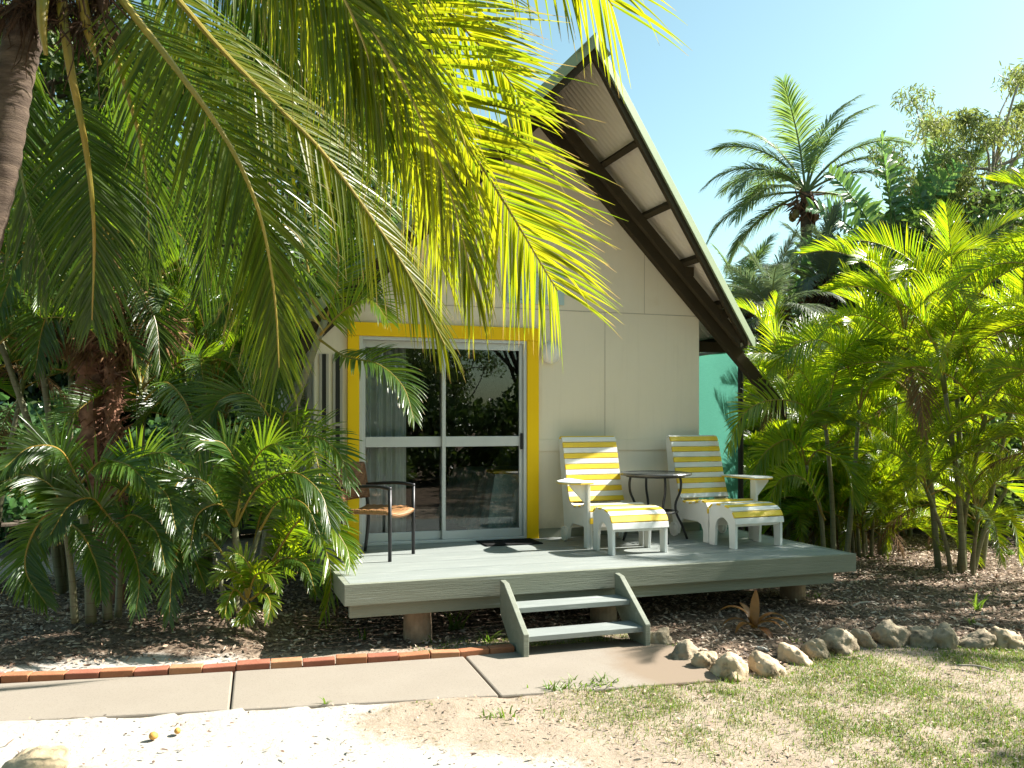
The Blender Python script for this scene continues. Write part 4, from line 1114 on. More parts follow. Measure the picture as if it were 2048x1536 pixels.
for q, L in (([(1652, 860, 10.5), (1610, 812, 10.2), (1545, 800, 9.9), (1490, 825, 9.7), (1458, 890, 9.6)], 0.42), ([(1652, 860, 10.5), (1620, 770, 10.3), (1570, 712, 10.1), (1505, 706, 9.9)], 0.40), ([(1612, 930, 10.4), (1580, 880, 10.2), (1530, 905, 10.0), (1500, 960, 9.9)], 0.36),
             ([(1718, 820, 10.7), (1690, 720, 10.5), (1640, 680, 10.3), (1575, 700, 10.1), (1535, 750, 10.0)], 0.46), ([(1718, 820, 10.7), (1735, 700, 10.7), (1730, 600, 10.6), (1690, 545, 10.5)], 0.5), ([(1652, 860, 10.5), (1668, 760, 10.6), (1700, 690, 10.6), (1750, 680, 10.5), (1790, 730, 10.4)], 0.45),
             ([(1612, 930, 10.4), (1600, 860, 10.3), (1640, 820, 10.2), (1700, 850, 10.0)], 0.4), ([(1718, 820, 10.7), (1760, 740, 10.5), (1820, 730, 10.3), (1865, 790, 10.2)], 0.46), ([(1612, 930, 10.4), (1640, 900, 10.2), (1690, 930, 10.0), (1710, 1010, 9.9)], 0.4),
             ([(1650, 1040, 10.5), (1610, 960, 10.3), (1560, 960, 10.1), (1530, 1030, 10.0)], 0.36)):
    hero(q, L=L, n=50, wid=0.024, ph=24, dr=0.45, lm=CANER, parent=r1)
# ------------------------------------------------------------------ palm with shaggy trunks
rng = np.random.default_rng(41)
sp = P0(205, 8.7)
sh = thing('shaggy_palm', 'old palm with two shaggy red brown trunks and a dry skirt', 'palm tree', tuple(sp))
for q, r in (([(215, 1205, 8.7), (212, 1012, 8.7), (196, 900, 8.7), (188, 760, 8.7), (192, 640, 8.7), (205, 500, 8.7)], 0.165), ([(236, 1205, 8.55), (232, 1012, 8.55), (226, 900, 8.55), (226, 760, 8.55), (215, 660, 8.65)], 0.075)):
    m = MB(); c = catmull(pix(q), 40); c[0][2] = min(c[0][2], -0.02)
    m.tube(c, r * (1 + 0.18 * np.sin(np.arange(40) * 2.3)) * np.linspace(0.85, 1.0, 40), 14, 0, bump=0.3)
    cen = c[4:36:2]
    leaf_cloud(m, cen, [r * 1.35] * len(cen), 1100, 0.13, 0, droop=0.4, aspect=7, flat=0.2)
    m.build('trunk', SHAG, sh)
m = MB(); cen = pix([(190, 690, 8.65), (230, 660, 8.55), (150, 660, 8.7), (260, 680, 8.65), (320, 650, 8.7), (100, 660, 8.7), (200, 620, 8.65), (250, 600, 8.65)])
leaf_cloud(m, cen, [0.17] * len(cen), 1300, 0.28, 0, droop=0.8, aspect=16, flat=0.15); m.build('dry_skirt', DEADL, sh)
for k, q in enumerate(([(205, 500), (120, 470), (40, 520), (-10, 640)], [(205, 500), (270, 440), (360, 470), (420, 570)], [(205, 500), (180, 400), (120, 330), (60, 330)], [(205, 500), (240, 400), (300, 330), (380, 320)], [(205, 500), (210, 380), (220, 280), (250, 220)], [(205, 520), (270, 560), (310, 640), (320, 730)], [(205, 520), (140, 560), (90, 640), (70, 740)])):
    hero([(u, v, 8.6 - 0.12 * i) for i, (u, v) in enumerate(q)], L=0.42, parent=sh, lm=COCOD if k % 2 else CANEL)

# ------------------------------------------------------------------ palms beyond the cabin
rng = np.random.default_rng(51)
def coco_pool(lm, rm, L=3.0):
    out = []
    for e, b in ((86, 35), (74, 55), (58, 75), (42, 85), (24, 85), (4, 70), (-20, 55)):
        m = MB(); frond(m, arch(L, e, b, wob=0.02), n=92, L=0.80, wid=0.034, th0=62, th1=24, phi=6, droop=1.1, seg=4, fold=0.2, rnd=0.12, start=0.16, rach=(0.04, 0.008), base=0.5, tip=0.4)
        out.append(m.mesh('frond', [rm, lm]))
    return out
POOLF = coco_pool(FARP, RACHG)
POOLG = coco_pool(HAZEP, RACHG)
def crown_palm(label, loc, zc, pool, nf, sc, az=None, name='palm_tree', r=0.13, dead=0, order=None, group=None):
    t = thing(name, label, 'palm tree', tuple(loc), 0, group)
    m = MB(); c = catmull([(0.1, 0.2, -0.1), (0.0, 0.05, zc * 0.5), (0, 0, zc)], 40)
    m.tube(c, np.linspace(r * 1.2, r * 0.85, 40) * (1 + 0.06 * np.sin(np.arange(40) * 2.2)), 10, 0); m.build('trunk', BARK, t, smooth=True, world=False)
    m = MB(); leaf_cloud(m, [(0, 0, zc - 0.1), (0, 0, zc - 0.35), (0.1, 0.1, zc)], [0.25, 0.22, 0.2], 260, 0.3, 0, 0.5, 6); m.build('boot_fibre', FIBRE, t, world=False)
    for k in range(nf):
        j = int(np.clip(k * len(pool) / nf, 0, len(pool) - 1)) if order is None else order[k % len(order)]
        put('frond', pool[j], t, (0, 0, zc), (R(rng.normal() * 6), R(rng.normal() * 6), R(k * 137.5 + rng.normal() * 12)), sc * (0.85 + 0.25 * rng.random()))
    return t
p = P0(1612, 22)
pt = thing('coconut_palm', 'lone coconut palm with a full crown against the clear sky', 'palm tree', tuple(p))
zc = 1.8 + (840 - 385) / F * 22
m = MB(); c = catmull([(0.25, 0.3, -0.1), (0.1, 0.1, zc * 0.5), (0, 0, zc)], 50)
m.tube(c, np.linspace(0.2, 0.13, 50) * (1 + 0.05 * np.sin(np.arange(50) * 2.2)), 12, 0); m.build('trunk', TRUNKC, pt, smooth=True, world=False)
m = MB(); leaf_cloud(m, [(0, 0, zc - 0.1), (0.1, -0.1, zc - 0.4), (-0.15, 0, zc - 0.25), (0.2, 0.1, zc - 0.5)], [0.26, 0.22, 0.22, 0.18], 260, 0.36, 0, 0.6, 8); m.build('boot_fibre', SHAG, pt, world=False)
HUSK = solid('green coconut husk', (0.20, 0.16, 0.04), (0.16, 0.10, 0.04), 0.5)
for k in range(6):
    m = MB(); a = k * 1.05 + rng.random() * 0.3; ce = np.array([0.33 * math.cos(a), 0.33 * math.sin(a), zc - 0.35 - 0.3 * rng.random()])
    m.lathe([(0.02, 0.13), (0.08, 0.09), (0.10, 0.0), (0.075, -0.08), (0.01, -0.12)], ce, 10); m.build('coconut', HUSK, pt, smooth=True, world=False)
for a, e in ((92, 0), (62, 1), (122, 1), (40, 2), (146, 2), (12, 3), (172, 3), (186, 4), (-8, 4), (204, 5), (-30, 5), (158, 3), (250, 6), (290, 5), (78, 1), (25, 3), (218, 6)):
    # the azimuth is given in the view's own sense so the crown opens like the real one
    up = 0 <= a <= 180
    az = (0 if -90 < a < 90 else 180) + rng.normal() * 38
    put('frond', POOLF[e], pt, (0, 0, zc), (R(rng.normal() * 5), R(rng.normal() * 5), R(az) - YAW), 0.86 + 0.14 * rng.random())
crown_palm('feather palm with painted haze grey leaves drooping behind the eave of the cabin', P0(1545, 15.5), 3.7, POOLG, 19, 0.50, group='grey palms beyond the cabin')
crown_palm('taller feather palm with painted haze grey leaves below the coconut trunk', P0(1650, 17.5), 4.5, POOLG, 19, 0.52, group='grey palms beyond the cabin')
crown_palm('dark feather palm rising behind the airy olive tree', P0(1905, 20.5), 6.6, POOLF, 14, 0.7, group='dark palms beyond the cabin')
crown_palm('dark feather palm low behind the golden canes', P0(1480, 18), 4.0, POOLF, 12, 0.6, group='dark palms beyond the cabin')
# paddle leaved plants
def paddle(label, loc, zc, specs, dead=()):
    t = thing('paddle_plant', label, 'plant', tuple(loc), 0, 'paddle leaved plants')
    m = MB(); m.tube(catmull([(0.05, 0, -0.1), (0, 0.1, zc * 0.5), (0, 0, zc)], 20), np.linspace(0.13, 0.09, 20), 10, 0, bump=0.1); m.build('trunk', BARK, t, smooth=True, world=False)
    for a, L, b, az in specs:
        m = MB()
        e = np.array([math.cos(R(a)), 0, math.sin(R(a))])
        pts = [np.zeros(3)]
        for i in range(6):
            aa = R(a + (b if a > 90 else -b) * ((i + 0.5) / 6) ** 1.6)
            pts.append(pts[-1] + np.array([math.cos(aa), 0.10 * rng.normal() * 0.5, math.sin(aa)]) * L / 6)
        frond(m, pts, n=22, L=0.40, wid=0.085, th0=78, th1=50, phi=20, droop=0.7, seg=5, fold=0.10, rnd=0.22, start=0.40, rach=(0.035, 0.008), base=0.7, tip=0.55,
              nref=(0.25, -1, 0.25), wprof=0.5)
        me = m.mesh('frond', [RACHG, DEADL if a in dead else STREL])
        put('dead_leaf' if a in dead else 'leaf', me, t, (0, 0, zc), (0, 0, R(az) - YAW))
    return t
paddle('tall paddle leaved plant with torn leaves right of the coconut palm', P0(1795, 18), 4.7, [(92, 2.7, 12, 0), (78, 2.9, 18, 10), (112, 2.6, 22, -10), (62, 2.6, 30, 14), (128, 2.4, 40, 8), (42, 2.4, 45, -6), (145, 2.3, 60, 0), (25, 2.2, 45, 12), (100, 2.9, 8, 40), (70, 2.4, 30, -50), (160, 2.2, 55, -20), (10, 2.0, 40, 20), (176, 2.0, 50, 0)], dead=(176,))
paddle('shorter paddle leaved plant leaning before the dark feather palm', P0(1885, 17.5), 3.9, [(95, 2.5, 20, 20), (70, 2.6, 25, -10), (120, 2.4, 35, 0), (45, 2.3, 45, 10), (140, 2.2, 50, 0), (20, 2.0, 40, 0), (160, 2.0, 50, 0)])

# ------------------------------------------------------------------ broad-leaved trees and shrubs
rng = np.random.default_rng(61)
def tree(label, loc, meshes, rz=0.0, sc=1.0, group=None, name='tree', cat='tree'):
    t = thing(name, label, cat, tuple(loc), rz, group)
    put('trunk', meshes[0], t, sc=sc); put('crown', meshes[1], t, sc=sc)
    return t
TA = tree_meshes(9.5, 3.0, 0.20, 46, 9500, 0.17, TREEG, BARK, 0.25, 0.30, 2.4, 0.62)
TB = tree_meshes(8.0, 2.7, 0.18, 42, 9000, 0.15, TREED, BARK, 0.25, 0.28, 2.2, 0.60)
TC = tree_meshes(6.5, 2.6, 0.15, 40, 8000, 0.15, TREED, BARK, 0.2, 0.18, 2.0, 0.65)
TO = tree_meshes(9.6, 2.5, 0.10, 80, 26000, 0.13, OLIVE, PALEB, 0.8, 0.30, 4.5, 0.44, squash=1.0)
tree('airy olive green gum tree beside the clear sky', P0(1985, 19), TO, 0.4, 0.97)
tree('second olive green gum tree half outside the frame', P0(2230, 20), TO, 2.2, 0.9)
lab = ['yellow green tree showing through the hanging coconut fronds', 'tall leafy tree behind the leaning coconut trunk', 'leafy tree above the shaggy palm', 'bright leafy tree behind the cabin roof',
       'leafy tree behind the left slope of the cabin roof', 'tall tree behind the ridge of the cabin roof']
for (u, d, me, sc, rz), l in zip(((500, 17, TA, 1.0, 0.3), (-40, 15, TA, 1.0, 1.4), (190, 16, TB, 1.15, 2.6), (690, 19, TA, 0.95, 3.9), (760, 16.5, TB, 0.80, 5.0), (350, 19, TA, 1.1, 0.9)), lab):
    tree(l if l != lab[5] else 'tall leafy tree filling the gap between coconut stalks', P0(u, d), me, rz, sc, 'leafy trees behind the garden')
for (u, d, me, sc, rz), l in zip(((1700, 21, TC, 0.85, 0.5), (1860, 20, TB, 0.85, 1.7), (2010, 17, TC, 1.0, 2.9), (1440, 24, TC, 0.75, 3.6)),
        ('dark rounded tree behind the tall paddle plant', 'dark tree behind the shorter paddle plant', 'dense dark tree under the airy olive gum', 'small dark tree in the gap behind the eave')):
    tree(l, P0(u, d), me, rz, sc, 'dark trees behind the golden canes')
k = 0
rl = ['far dark tree at the end of the sandy clearing', 'far rounded tree behind the shrubs', 'far tree behind the vine leaves', 'far tree low in the gap under the fronds', 'far tree beyond the bin', 'far tree beyond the cabin']
far_t = None
for u, d in ((-500, 26), (-250, 30), (0, 28), (220, 33), (430, 30), (640, 34), (850, 36), (1100, 38), (1330, 36), (1530, 33), (1760, 35), (2000, 32), (2300, 30)):
    q = P0(u, d)
    if far_t is None:
        far_t = tree('dark tree in the distant line behind the garden', q, TC, 0.0, 1.15, 'distant trees closing the view', name='distant_tree')
    else:
        copy_tree(far_t, None, tuple(q), k * 1.3)
    k += 1
def shrub_mesh(r, h, n, size, lm, aspect, k=16, droop=0.1):
    m = MB(); cen = []; rad = []
    for i in range(k):
        a = rng.random() * 6.28; q = r * rng.random() ** 0.6
        cen.append((q * math.cos(a), q * math.sin(a), h * (0.12 + 0.8 * rng.random() * (1 - 0.5 * q / r)))); rad.append(0.28 * r + 0.12)
    leaf_cloud(m, cen, rad, n, size, 0, droop, aspect)
    s = MB()
    for c in cen[::2]:
        s.tube(catmull([(c[0] * 0.15, c[1] * 0.15, -0.05), (c[0] * 0.5, c[1] * 0.5, c[2] * 0.55), c], 6), np.linspace(0.022, 0.006, 6), 5)
    return s.mesh('stem', BARK), m.mesh('foliage', lm)
def shrub(label, loc, me, rz, sc=1.0, group=None):
    t = thing('shrub', label, 'shrub', tuple(loc), rz, group)
    put('stem', me[0], t, sc=sc); put('foliage', me[1], t, sc=sc)
# trees across the garden that the glass reflects and that shade the lawn
for i, (x, y, me, sc) in enumerate(((-6, -5, TB, 1.0), (-1.5, -7, TA, 0.9), (3.5, -6.5, TB, 1.1), (-11, 0, TC, 1.2), (9, -7.5, TA, 0.9), (14.5, -3, TB, 0.9))):
    tree('leafy tree across the garden mirrored dark in the glass door', (x, y, 0), me, i * 1.1, sc, 'trees mirrored in the glass door', name='garden_tree')
SE = shrub_mesh(1.6, 2.6, 4200, 0.14, TREED, 2.0)
for i in range(14):
    copy_tree(far_t, 'distant tree across the garden mirrored in the glass door', (-34 + i * 4.2, -19 - 5 * (i % 3), 0), i * 1.7)['group'] = 'trees mirrored in the glass door'
for i in range(13):
    shrub('dark shrub across the garden mirrored low in the glass door', (-15 + i * 2.0, -5.5 - 1.6 * (i % 3), 0), SE, i * 1.3, 1.3, 'shrubs mirrored in the glass door')
tree('garden tree whose dappled shade falls on the patchy lawn', (11.6, 1.0, 0), TC, 0.7, 0.95)

SA = shrub_mesh(1.1, 2.4, 2600, 0.13, VINEL, 1.25)
SB = shrub_mesh(1.1, 1.7, 3600, 0.11, TREED, 2.2)
DARKL = leaf('shade painted leaf', (0.016, 0.034, 0.008), (0.034, 0.056, 0.012), (0.06, 0.06, 0.02), (0.08, 0.13, 0.012), 0.4, 0.3, 0.3, 0.99)  # near black leaf, shade of the gaps painted into its colour
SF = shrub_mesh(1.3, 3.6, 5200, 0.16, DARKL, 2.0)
SD = shrub_mesh(1.0, 1.2, 3200, 0.10, CANEL, 3.0)
for (u, d, me, sc), l in zip(((20, 12.5, SA, 1.0), (95, 13.2, SA, 1.1), (-80, 13, SA, 1.1), (160, 14.5, SB, 1.4), (320, 13.2, SA, 0.9), (395, 13.8, SD, 1.3), (450, 15, SB, 1.4), (565, 15, SA, 1.1), (600, 13.4, SD, 1.0), (260, 15.5, SB, 1.6)),
        ('round leaved climbing shrub at the edge of the frame', 'round leaved shrub left of the shaggy trunks', 'round leaved shrub behind the coconut trunk', 'dark shrub behind the shaggy trunks', 'round leaved shrub right of the shaggy trunks',
         'grassy low shrub behind the cane stems', 'dark shrub behind the bin', 'round leaved shrub against the cabin side', 'low grassy shrub at the cabin side', 'dark shrub under the dry skirt')):
    shrub(l, P0(u, d), me, u * 0.7, sc, 'shrubs behind the shady bed')
for i, u in enumerate((-160, -40, 70, 180, 290, 400, 510)):  # shrub row added to darken the gaps behind the bed
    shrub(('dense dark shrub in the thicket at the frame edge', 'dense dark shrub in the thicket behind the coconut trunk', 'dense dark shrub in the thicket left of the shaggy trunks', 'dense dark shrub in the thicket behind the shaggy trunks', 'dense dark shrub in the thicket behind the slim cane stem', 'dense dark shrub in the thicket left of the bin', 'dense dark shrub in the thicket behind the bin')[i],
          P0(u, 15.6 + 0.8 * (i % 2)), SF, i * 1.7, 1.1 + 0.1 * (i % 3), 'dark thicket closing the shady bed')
for (u, d, me, sc), l in zip(((1500, 14.2, SB, 1.25), (1600, 15.0, SB, 1.5), (1700, 16.2, SA, 1.4), (1830, 15.5, SB, 1.5), (1905, 14.2, SB, 1.2), (1990, 14.6, SD, 1.5), (2080, 13.6, SB, 1.4), (1440, 15.5, SD, 1.6), (1770, 18.0, SB, 2.0), (1950, 17.5, SB, 2.0), (1560, 18.5, SB, 1.9)),
        ('dark shrub behind the green cloth post', 'dark shrub behind the cane clump at the deck end', 'round leaved shrub between two cane clumps', 'dark shrub behind the dense cane clump', 'dark shrub left of the bare ringed stems', 'grassy shrub behind the ringed stems',
         'dark shrub at the edge of the frame behind the canes', 'grassy shrub behind the eave', 'large dark shrub below the paddle plant', 'large dark shrub below the olive gum', 'large dark shrub below the coconut palm')):
    shrub(l, P0(u, d), me, u * 0.9, sc, 'shrubs behind the golden canes')

# bin and low bench in the shady clearing
bp = P0(500, 13.5)
bn = thing('rubbish_bin', 'dark grey rubbish bin standing behind the cane palms', 'bin', tuple(bp), R(-12))
GREYB = solid('bin plastic', (0.050, 0.054, 0.058), (0.04, 0.043, 0.047), 0.45, 0.4)
m = MB(); m.prism([(-0.21, 0.08), (0.21, 0.08), (0.26, 1.22), (-0.26, 1.22)], 'y', 0.24, -0.24); m.build('body', GREYB, bn, bevel=0.02, world=False)
m = MB(); m.prism([(-0.28, 1.225), (0.28, 1.225), (0.27, 1.27), (0.18, 1.30), (-0.18, 1.30), (-0.27, 1.27)], 'y', 0.27, -0.28); m.build('lid', GREYB, bn, bevel=0.01, world=False)
for sx in (-0.2, 0.2):
    m = MB(); m.tube([(sx - 0.025, 0.22, 0.10), (sx + 0.025, 0.22, 0.10)], 0.10, 16); m.build('wheel', BLACKP, bn, world=False)
bh = thing('bench', 'low weathered timber bench in the shady clearing under the shrubs', 'bench', tuple(P0(30, 11.6)), R(15))
m = MB()
for y in (-0.15, 0.0, 0.15): m.box(-0.75, 0.75, y - 0.065, y + 0.065, 0.42, 0.455)
m.build('seat', BARK, bh, bevel=0.004, world=False)
for x in (-0.6, 0.6):
    m = MB(); m.box(x - 0.05, x + 0.05, -0.2, 0.2, 0.0, 0.419); m.build('leg', BARK, bh, bevel=0.004, world=False)
# ------------------------------------------------------------------ ground: zones by where things lie in the garden
rng = np.random.default_rng(71)
KA, KB = G(0, 1372), G(1030, 1309)                     # brick line
RK = [(1325, 1290, 40), (1376, 1322, 55), (1420, 1340, 55), (1467, 1357, 58), (1545, 1352, 76), (1598, 1328, 56), (1640, 1318, 45), (1688, 1306, 58), (1734, 1294, 46),
      (1797, 1292, 72), (1856, 1292, 50), (1905, 1297, 58), (1964, 1298, 62), (2022, 1297, 56), (2095, 1298, 60)]
RKW = np.array([G(u, v) for u, v, s in RK])
def sstep(x, a, b):
    t = np.clip((x - a) / (b - a), 0, 1); return t * t * (3 - 2 * t)
def nz(x, y, s, k=0.0):
    return np.array([mnoise.noise(Vector((a * s, b * s, k))) for a, b in zip(np.ravel(x), np.ravel(y))]).reshape(np.shape(x))
def zones(x, y):
    n1 = nz(x, y, 0.9, 3.0) * 0.25 + nz(x, y, 3.0, 5.0) * 0.12
    kl = KA[1] + (x - KA[0]) * (KB[1] - KA[1]) / (KB[0] - KA[0])
    left = sstep(y - kl + n1 * 0.9, 0.12, 0.75) * sstep(3.3 - x, 0.0, 0.4)
    fr = np.interp(x, RKW[4:, 0], RKW[4:, 1])
    lf = np.interp(y, RKW[:5, 1][::-1], RKW[:5, 0][::-1])
    right = sstep(y - fr, -0.03, 0.10) * sstep(x - lf, -0.03, 0.12)
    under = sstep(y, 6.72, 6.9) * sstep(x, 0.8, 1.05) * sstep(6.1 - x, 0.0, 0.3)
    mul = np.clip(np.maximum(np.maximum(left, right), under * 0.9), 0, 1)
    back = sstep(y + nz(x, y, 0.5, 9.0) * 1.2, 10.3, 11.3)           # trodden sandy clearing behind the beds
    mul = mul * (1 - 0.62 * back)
    mul = np.maximum(mul, 0.9 * sstep(-y, -1.2, 0.5))          # unseen ground behind the view, darkened to dim its reflection in the glass
    grass = sstep(x + n1 * 2.2 + (y - 5.3) * 0.35, 1.55, 3.0) * (1 - mul) * sstep(8.0 - y, 0, 1)
    return mul, grass, under
def axis(lo, a, b, hi, step):
    f = np.arange(a, b + 1e-6, step)
    l = a - np.geomspace(0.3, a - lo, 16)[::-1]; h = b + np.geomspace(0.3, hi - b, 16)
    return np.concatenate([l, f, h])
X = axis(-160, -5.0, 10.5, 160, 0.065); Y = axis(-120, 3.0, 13.0, 200, 0.065)
GX, GY = np.meshgrid(X, Y)
mul, gra, und = zones(GX, GY)
Z = 0.012 * nz(GX, GY, 2.2) + 0.010 * nz(GX, GY, 6.0, 2.0) + mul * (0.02 + 0.02 * nz(GX, GY, 1.3, 4.0) + 0.11 * np.exp(-((GX + 0.9) / 0.7) ** 2 - ((GY - 7.95) / 0.55) ** 2) + 0.15 * np.exp(-((GX - 0.15) / 0.5) ** 2 - ((GY - 7.75) / 0.45) ** 2)) + 0.006 * nz(GX, GY, 14.0, 1.0)
# the path lies in the ground: two concrete strips
PF = [G(-260, 1476), G(0, 1450), G(650, 1416), G(1000, 1397), G(1445, 1364)]
PB = [G(-260, 1386), G(0, 1373), G(640, 1338), G(1040, 1309), G(1300, 1292)]
fx = np.array([p[:2] for p in PF]); bx = np.array([p[:2] for p in PB])
inp = (GY > np.interp(GX, fx[:, 0], fx[:, 1]) + 0.015) & (GY < np.interp(GX, bx[:, 0], bx[:, 1]) + 0.06) & (GX < fx[-1, 0] + 0.1)
edge = np.interp(GX, fx[:, 0], fx[:, 1]) - GY
drift = np.clip(1 - np.abs(edge - 0.05) / 0.22, 0, 1) * (GX < fx[-1, 0])
Z = Z + drift * (0.020 + 0.022 * nz(GX, GY, 3.1, 11.0))
Z = np.where(inp, np.minimum(Z, -0.035), Z)
def hgt(x, y):
    return 0.0
nxg, nyg = len(X), len(Y)
V = np.stack([GX.ravel(), GY.ravel(), Z.ravel()], 1)
ii = (np.arange(nyg - 1)[:, None] * nxg + np.arange(nxg - 1)[None, :]).ravel()
fc = np.stack([ii, ii + 1, ii + 1 + nxg, ii + nxg], 1)
dirt = sstep(GX + nz(GX, GY, 0.9, 3.0) * 0.7 + nz(GX, GY, 3.0, 5.0) * 0.3 + (GY - 5.0) * 0.45, 0.75, 1.75)
Z = Z + 0.010 * dirt * (1 - mul) * nz(GX, GY, 8.0, 6.0) * (~inp)
V[:, 2] = Z.ravel()
T = np.stack([mul.ravel(), gra.ravel(), dirt.ravel()], 1)

def ground_mat():
    m, nt, out = new_mat('ground')
    at = nd(nt, 'ShaderNodeAttribute', attribute_name='tone')
    sep = nt.nodes.new('ShaderNodeSeparateColor'); nt.links.new(at.outputs['Color'], sep.inputs[0])
    n1 = noise_tex(nt, 1.4, 6, 0.6); n2 = noise_tex(nt, 22, 6, 0.7); n3 = noise_tex(nt, 90, 4, 0.7); n4 = noise_tex(nt, 5, 6, 0.65)
    sand = mixc(nt, n1, (0.48, 0.445, 0.40), (0.375, 0.34, 0.295))
    sand = mixc(nt, ramp(nt, n2, [(0.56, 0.0), (0.70, 0.6)]), sand, (0.25, 0.185, 0.13))
    dirt = mixc(nt, n4, (0.42, 0.34, 0.265), (0.22, 0.17, 0.125))
    dirt = mixc(nt, ramp(nt, n2, [(0.55, 0.0), (0.70, 0.8)]), dirt, (0.15, 0.13, 0.06))
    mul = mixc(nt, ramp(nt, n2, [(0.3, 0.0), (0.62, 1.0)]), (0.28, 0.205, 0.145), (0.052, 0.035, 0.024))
    mul = mixc(nt, ramp(nt, n3, [(0.55, 0.0), (0.68, 0.8)]), mul, (0.34, 0.265, 0.20))
    def edgefac(sock, k):
        a = nt.nodes.new('ShaderNodeMath'); a.operation = 'MULTIPLY_ADD'
        nt.links.new(n2, a.inputs[0]); a.inputs[1].default_value = k; a.inputs[2].default_value = -k / 2
        b = nt.nodes.new('ShaderNodeMath'); b.operation = 'ADD'; b.use_clamp = True
        nt.links.new(a.outputs[0], b.inputs[0]); nt.links.new(sock, b.inputs[1])
        return ramp(nt, b.outputs[0], [(0.3, 0.0), (0.7, 1.0)])
    col = mixc(nt, edgefac(sep.outputs[2], 0.9), sand, dirt)
    col = mixc(nt, edgefac(sep.outputs[0], 1.2), col, mul)
    p = nd(nt, 'ShaderNodeBsdfPrincipled'); p.inputs['Roughness'].default_value = 0.95; p.inputs['Specular IOR Level'].default_value = 0.15
    nt.links.new(col, p.inputs['Base Color'])
    b1 = nd(nt, 'ShaderNodeBump'); b1.inputs['Strength'].default_value = 0.7; b1.inputs['Distance'].default_value = 0.02
    nt.links.new(n2, b1.inputs['Height'])
    b2 = nd(nt, 'ShaderNodeBump'); b2.inputs['Strength'].default_value = 0.5; b2.inputs['Distance'].default_value = 0.006
    nt.links.new(n3, b2.inputs['Height']); nt.links.new(b1.outputs[0], b2.inputs['Normal'])
    nt.links.new(b2.outputs[0], p.inputs['Normal']); nt.links.new(p.outputs[0], out.inputs[0])
    return m
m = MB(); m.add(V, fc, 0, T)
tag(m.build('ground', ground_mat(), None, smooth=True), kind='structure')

# ------------------------------------------------------------------ path
def conc_mat():
    m, nt, out = new_mat('concrete')
    f = noise_tex(nt, 2.2, 5, 0.6); g = noise_tex(nt, 120, 4, 0.7); h = noise_tex(nt, 1.1, 6, 0.65)
    col = mixc(nt, f, (0.285, 0.250, 0.207), (0.238, 0.205, 0.166))
    col = mixc(nt, ramp(nt, g, [(0.52, 0.0), (0.66, 0.45)]), col, (0.13, 0.10, 0.08))
    at = nd(nt, 'ShaderNodeAttribute', attribute_name='tone')
    sep = nt.nodes.new('ShaderNodeSeparateColor'); nt.links.new(at.outputs['Color'], sep.inputs[0])
    a = nt.nodes.new('ShaderNodeMath'); a.operation = 'MULTIPLY_ADD'; a.use_clamp = True
    nt.links.new(h, a.inputs[0]); a.inputs[1].default_value = 0.9; nt.links.new(sep.outputs[1], a.inputs[2])
    col = mixc(nt, ramp(nt, a.outputs[0], [(0.62, 0.0), (0.86, 1.0)]), col, (0.215, 0.165, 0.120))
    p = nd(nt, 'ShaderNodeBsdfPrincipled'); p.inputs['Roughness'].default_value = 0.9; p.inputs['Specular IOR Level'].default_value = 0.2
    nt.links.new(col, p.inputs['Base Color'])
    bp = nd(nt, 'ShaderNodeBump'); bp.inputs['Strength'].default_value = 0.4; bp.inputs['Distance'].default_value = 0.004
    nt.links.new(g, bp.inputs['Height']); nt.links.new(bp.outputs[0], p.inputs['Normal']); nt.links.new(p.outputs[0], out.inputs[0])
    return m
CONC = conc_mat()
def lerp2(A, t):
    i = min(int(t), len(A) - 2); return A[i] + (A[i + 1] - A[i]) * (t - i)
m = MB()
def strip(fr, bk):
    fr, bk = [np.array([p[0], p[1]]) for p in fr], [np.array([p[0], p[1]]) for p in bk]
    m.prism([tuple(p) for p in fr] + [tuple(p) for p in reversed(bk)], 'z', -0.08, 0.022)
strip([G(-260, 1476), G(0, 1450), G(458, 1426)], [G(-260, 1386), G(0, 1373), G(466, 1347)])
strip([G(461.5, 1426), G(650, 1416), G(997, 1397)], [G(469.5, 1347), G(640, 1338), G(927, 1318)])
def slab_grid(fr, bk, nx=40, ny=16):
    fr, bk = catmull([p for p in fr], nx + 1), catmull([p for p in bk], nx + 1)
    V = []; T = []
    for i in range(nx + 1):
        for j in range(ny + 1):
            p = fr[i] + (bk[i] - fr[i]) * j / ny
            V.append((p[0], p[1], 0.022)); q = p - CAM; dd = np.dot(q, FWD); u = CX + np.dot(q, RGT) / dd * F
            x = i / nx
            T.append((0.5, np.clip((x - 0.42) / 0.3, 0, 1) * 0.62, 0.5))
    for i in list(range(nx + 1)): pass
    k = ny + 1
    f = [(i * k + j, (i + 1) * k + j, (i + 1) * k + j + 1, i * k + j + 1) for i in range(nx) for j in range(ny)]
    rim = [i * k for i in range(nx + 1)] + [nx * k + j for j in range(1, k)] + [i * k + ny for i in range(nx - 1, -1, -1)] + [j for j in range(ny - 1, 0, -1)]
    o = len(V); V += [(V[r][0], V[r][1], -0.08) for r in rim]; T += [T[r] for r in rim]
    n = len(rim); f += [(rim[a], o + a, o + (a + 1) % n, rim[(a + 1) % n]) for a in range(n)]
    m.add(V, f, 0, T)
slab_grid([G(1001, 1397), G(1200, 1384), G(1330, 1374), G(1445, 1364)], [G(931, 1318), G(1040, 1300), G(1250, 1286), G(1345, 1296)])
tag(m.build('path', CONC, None, bevel=0.012), kind='structure')

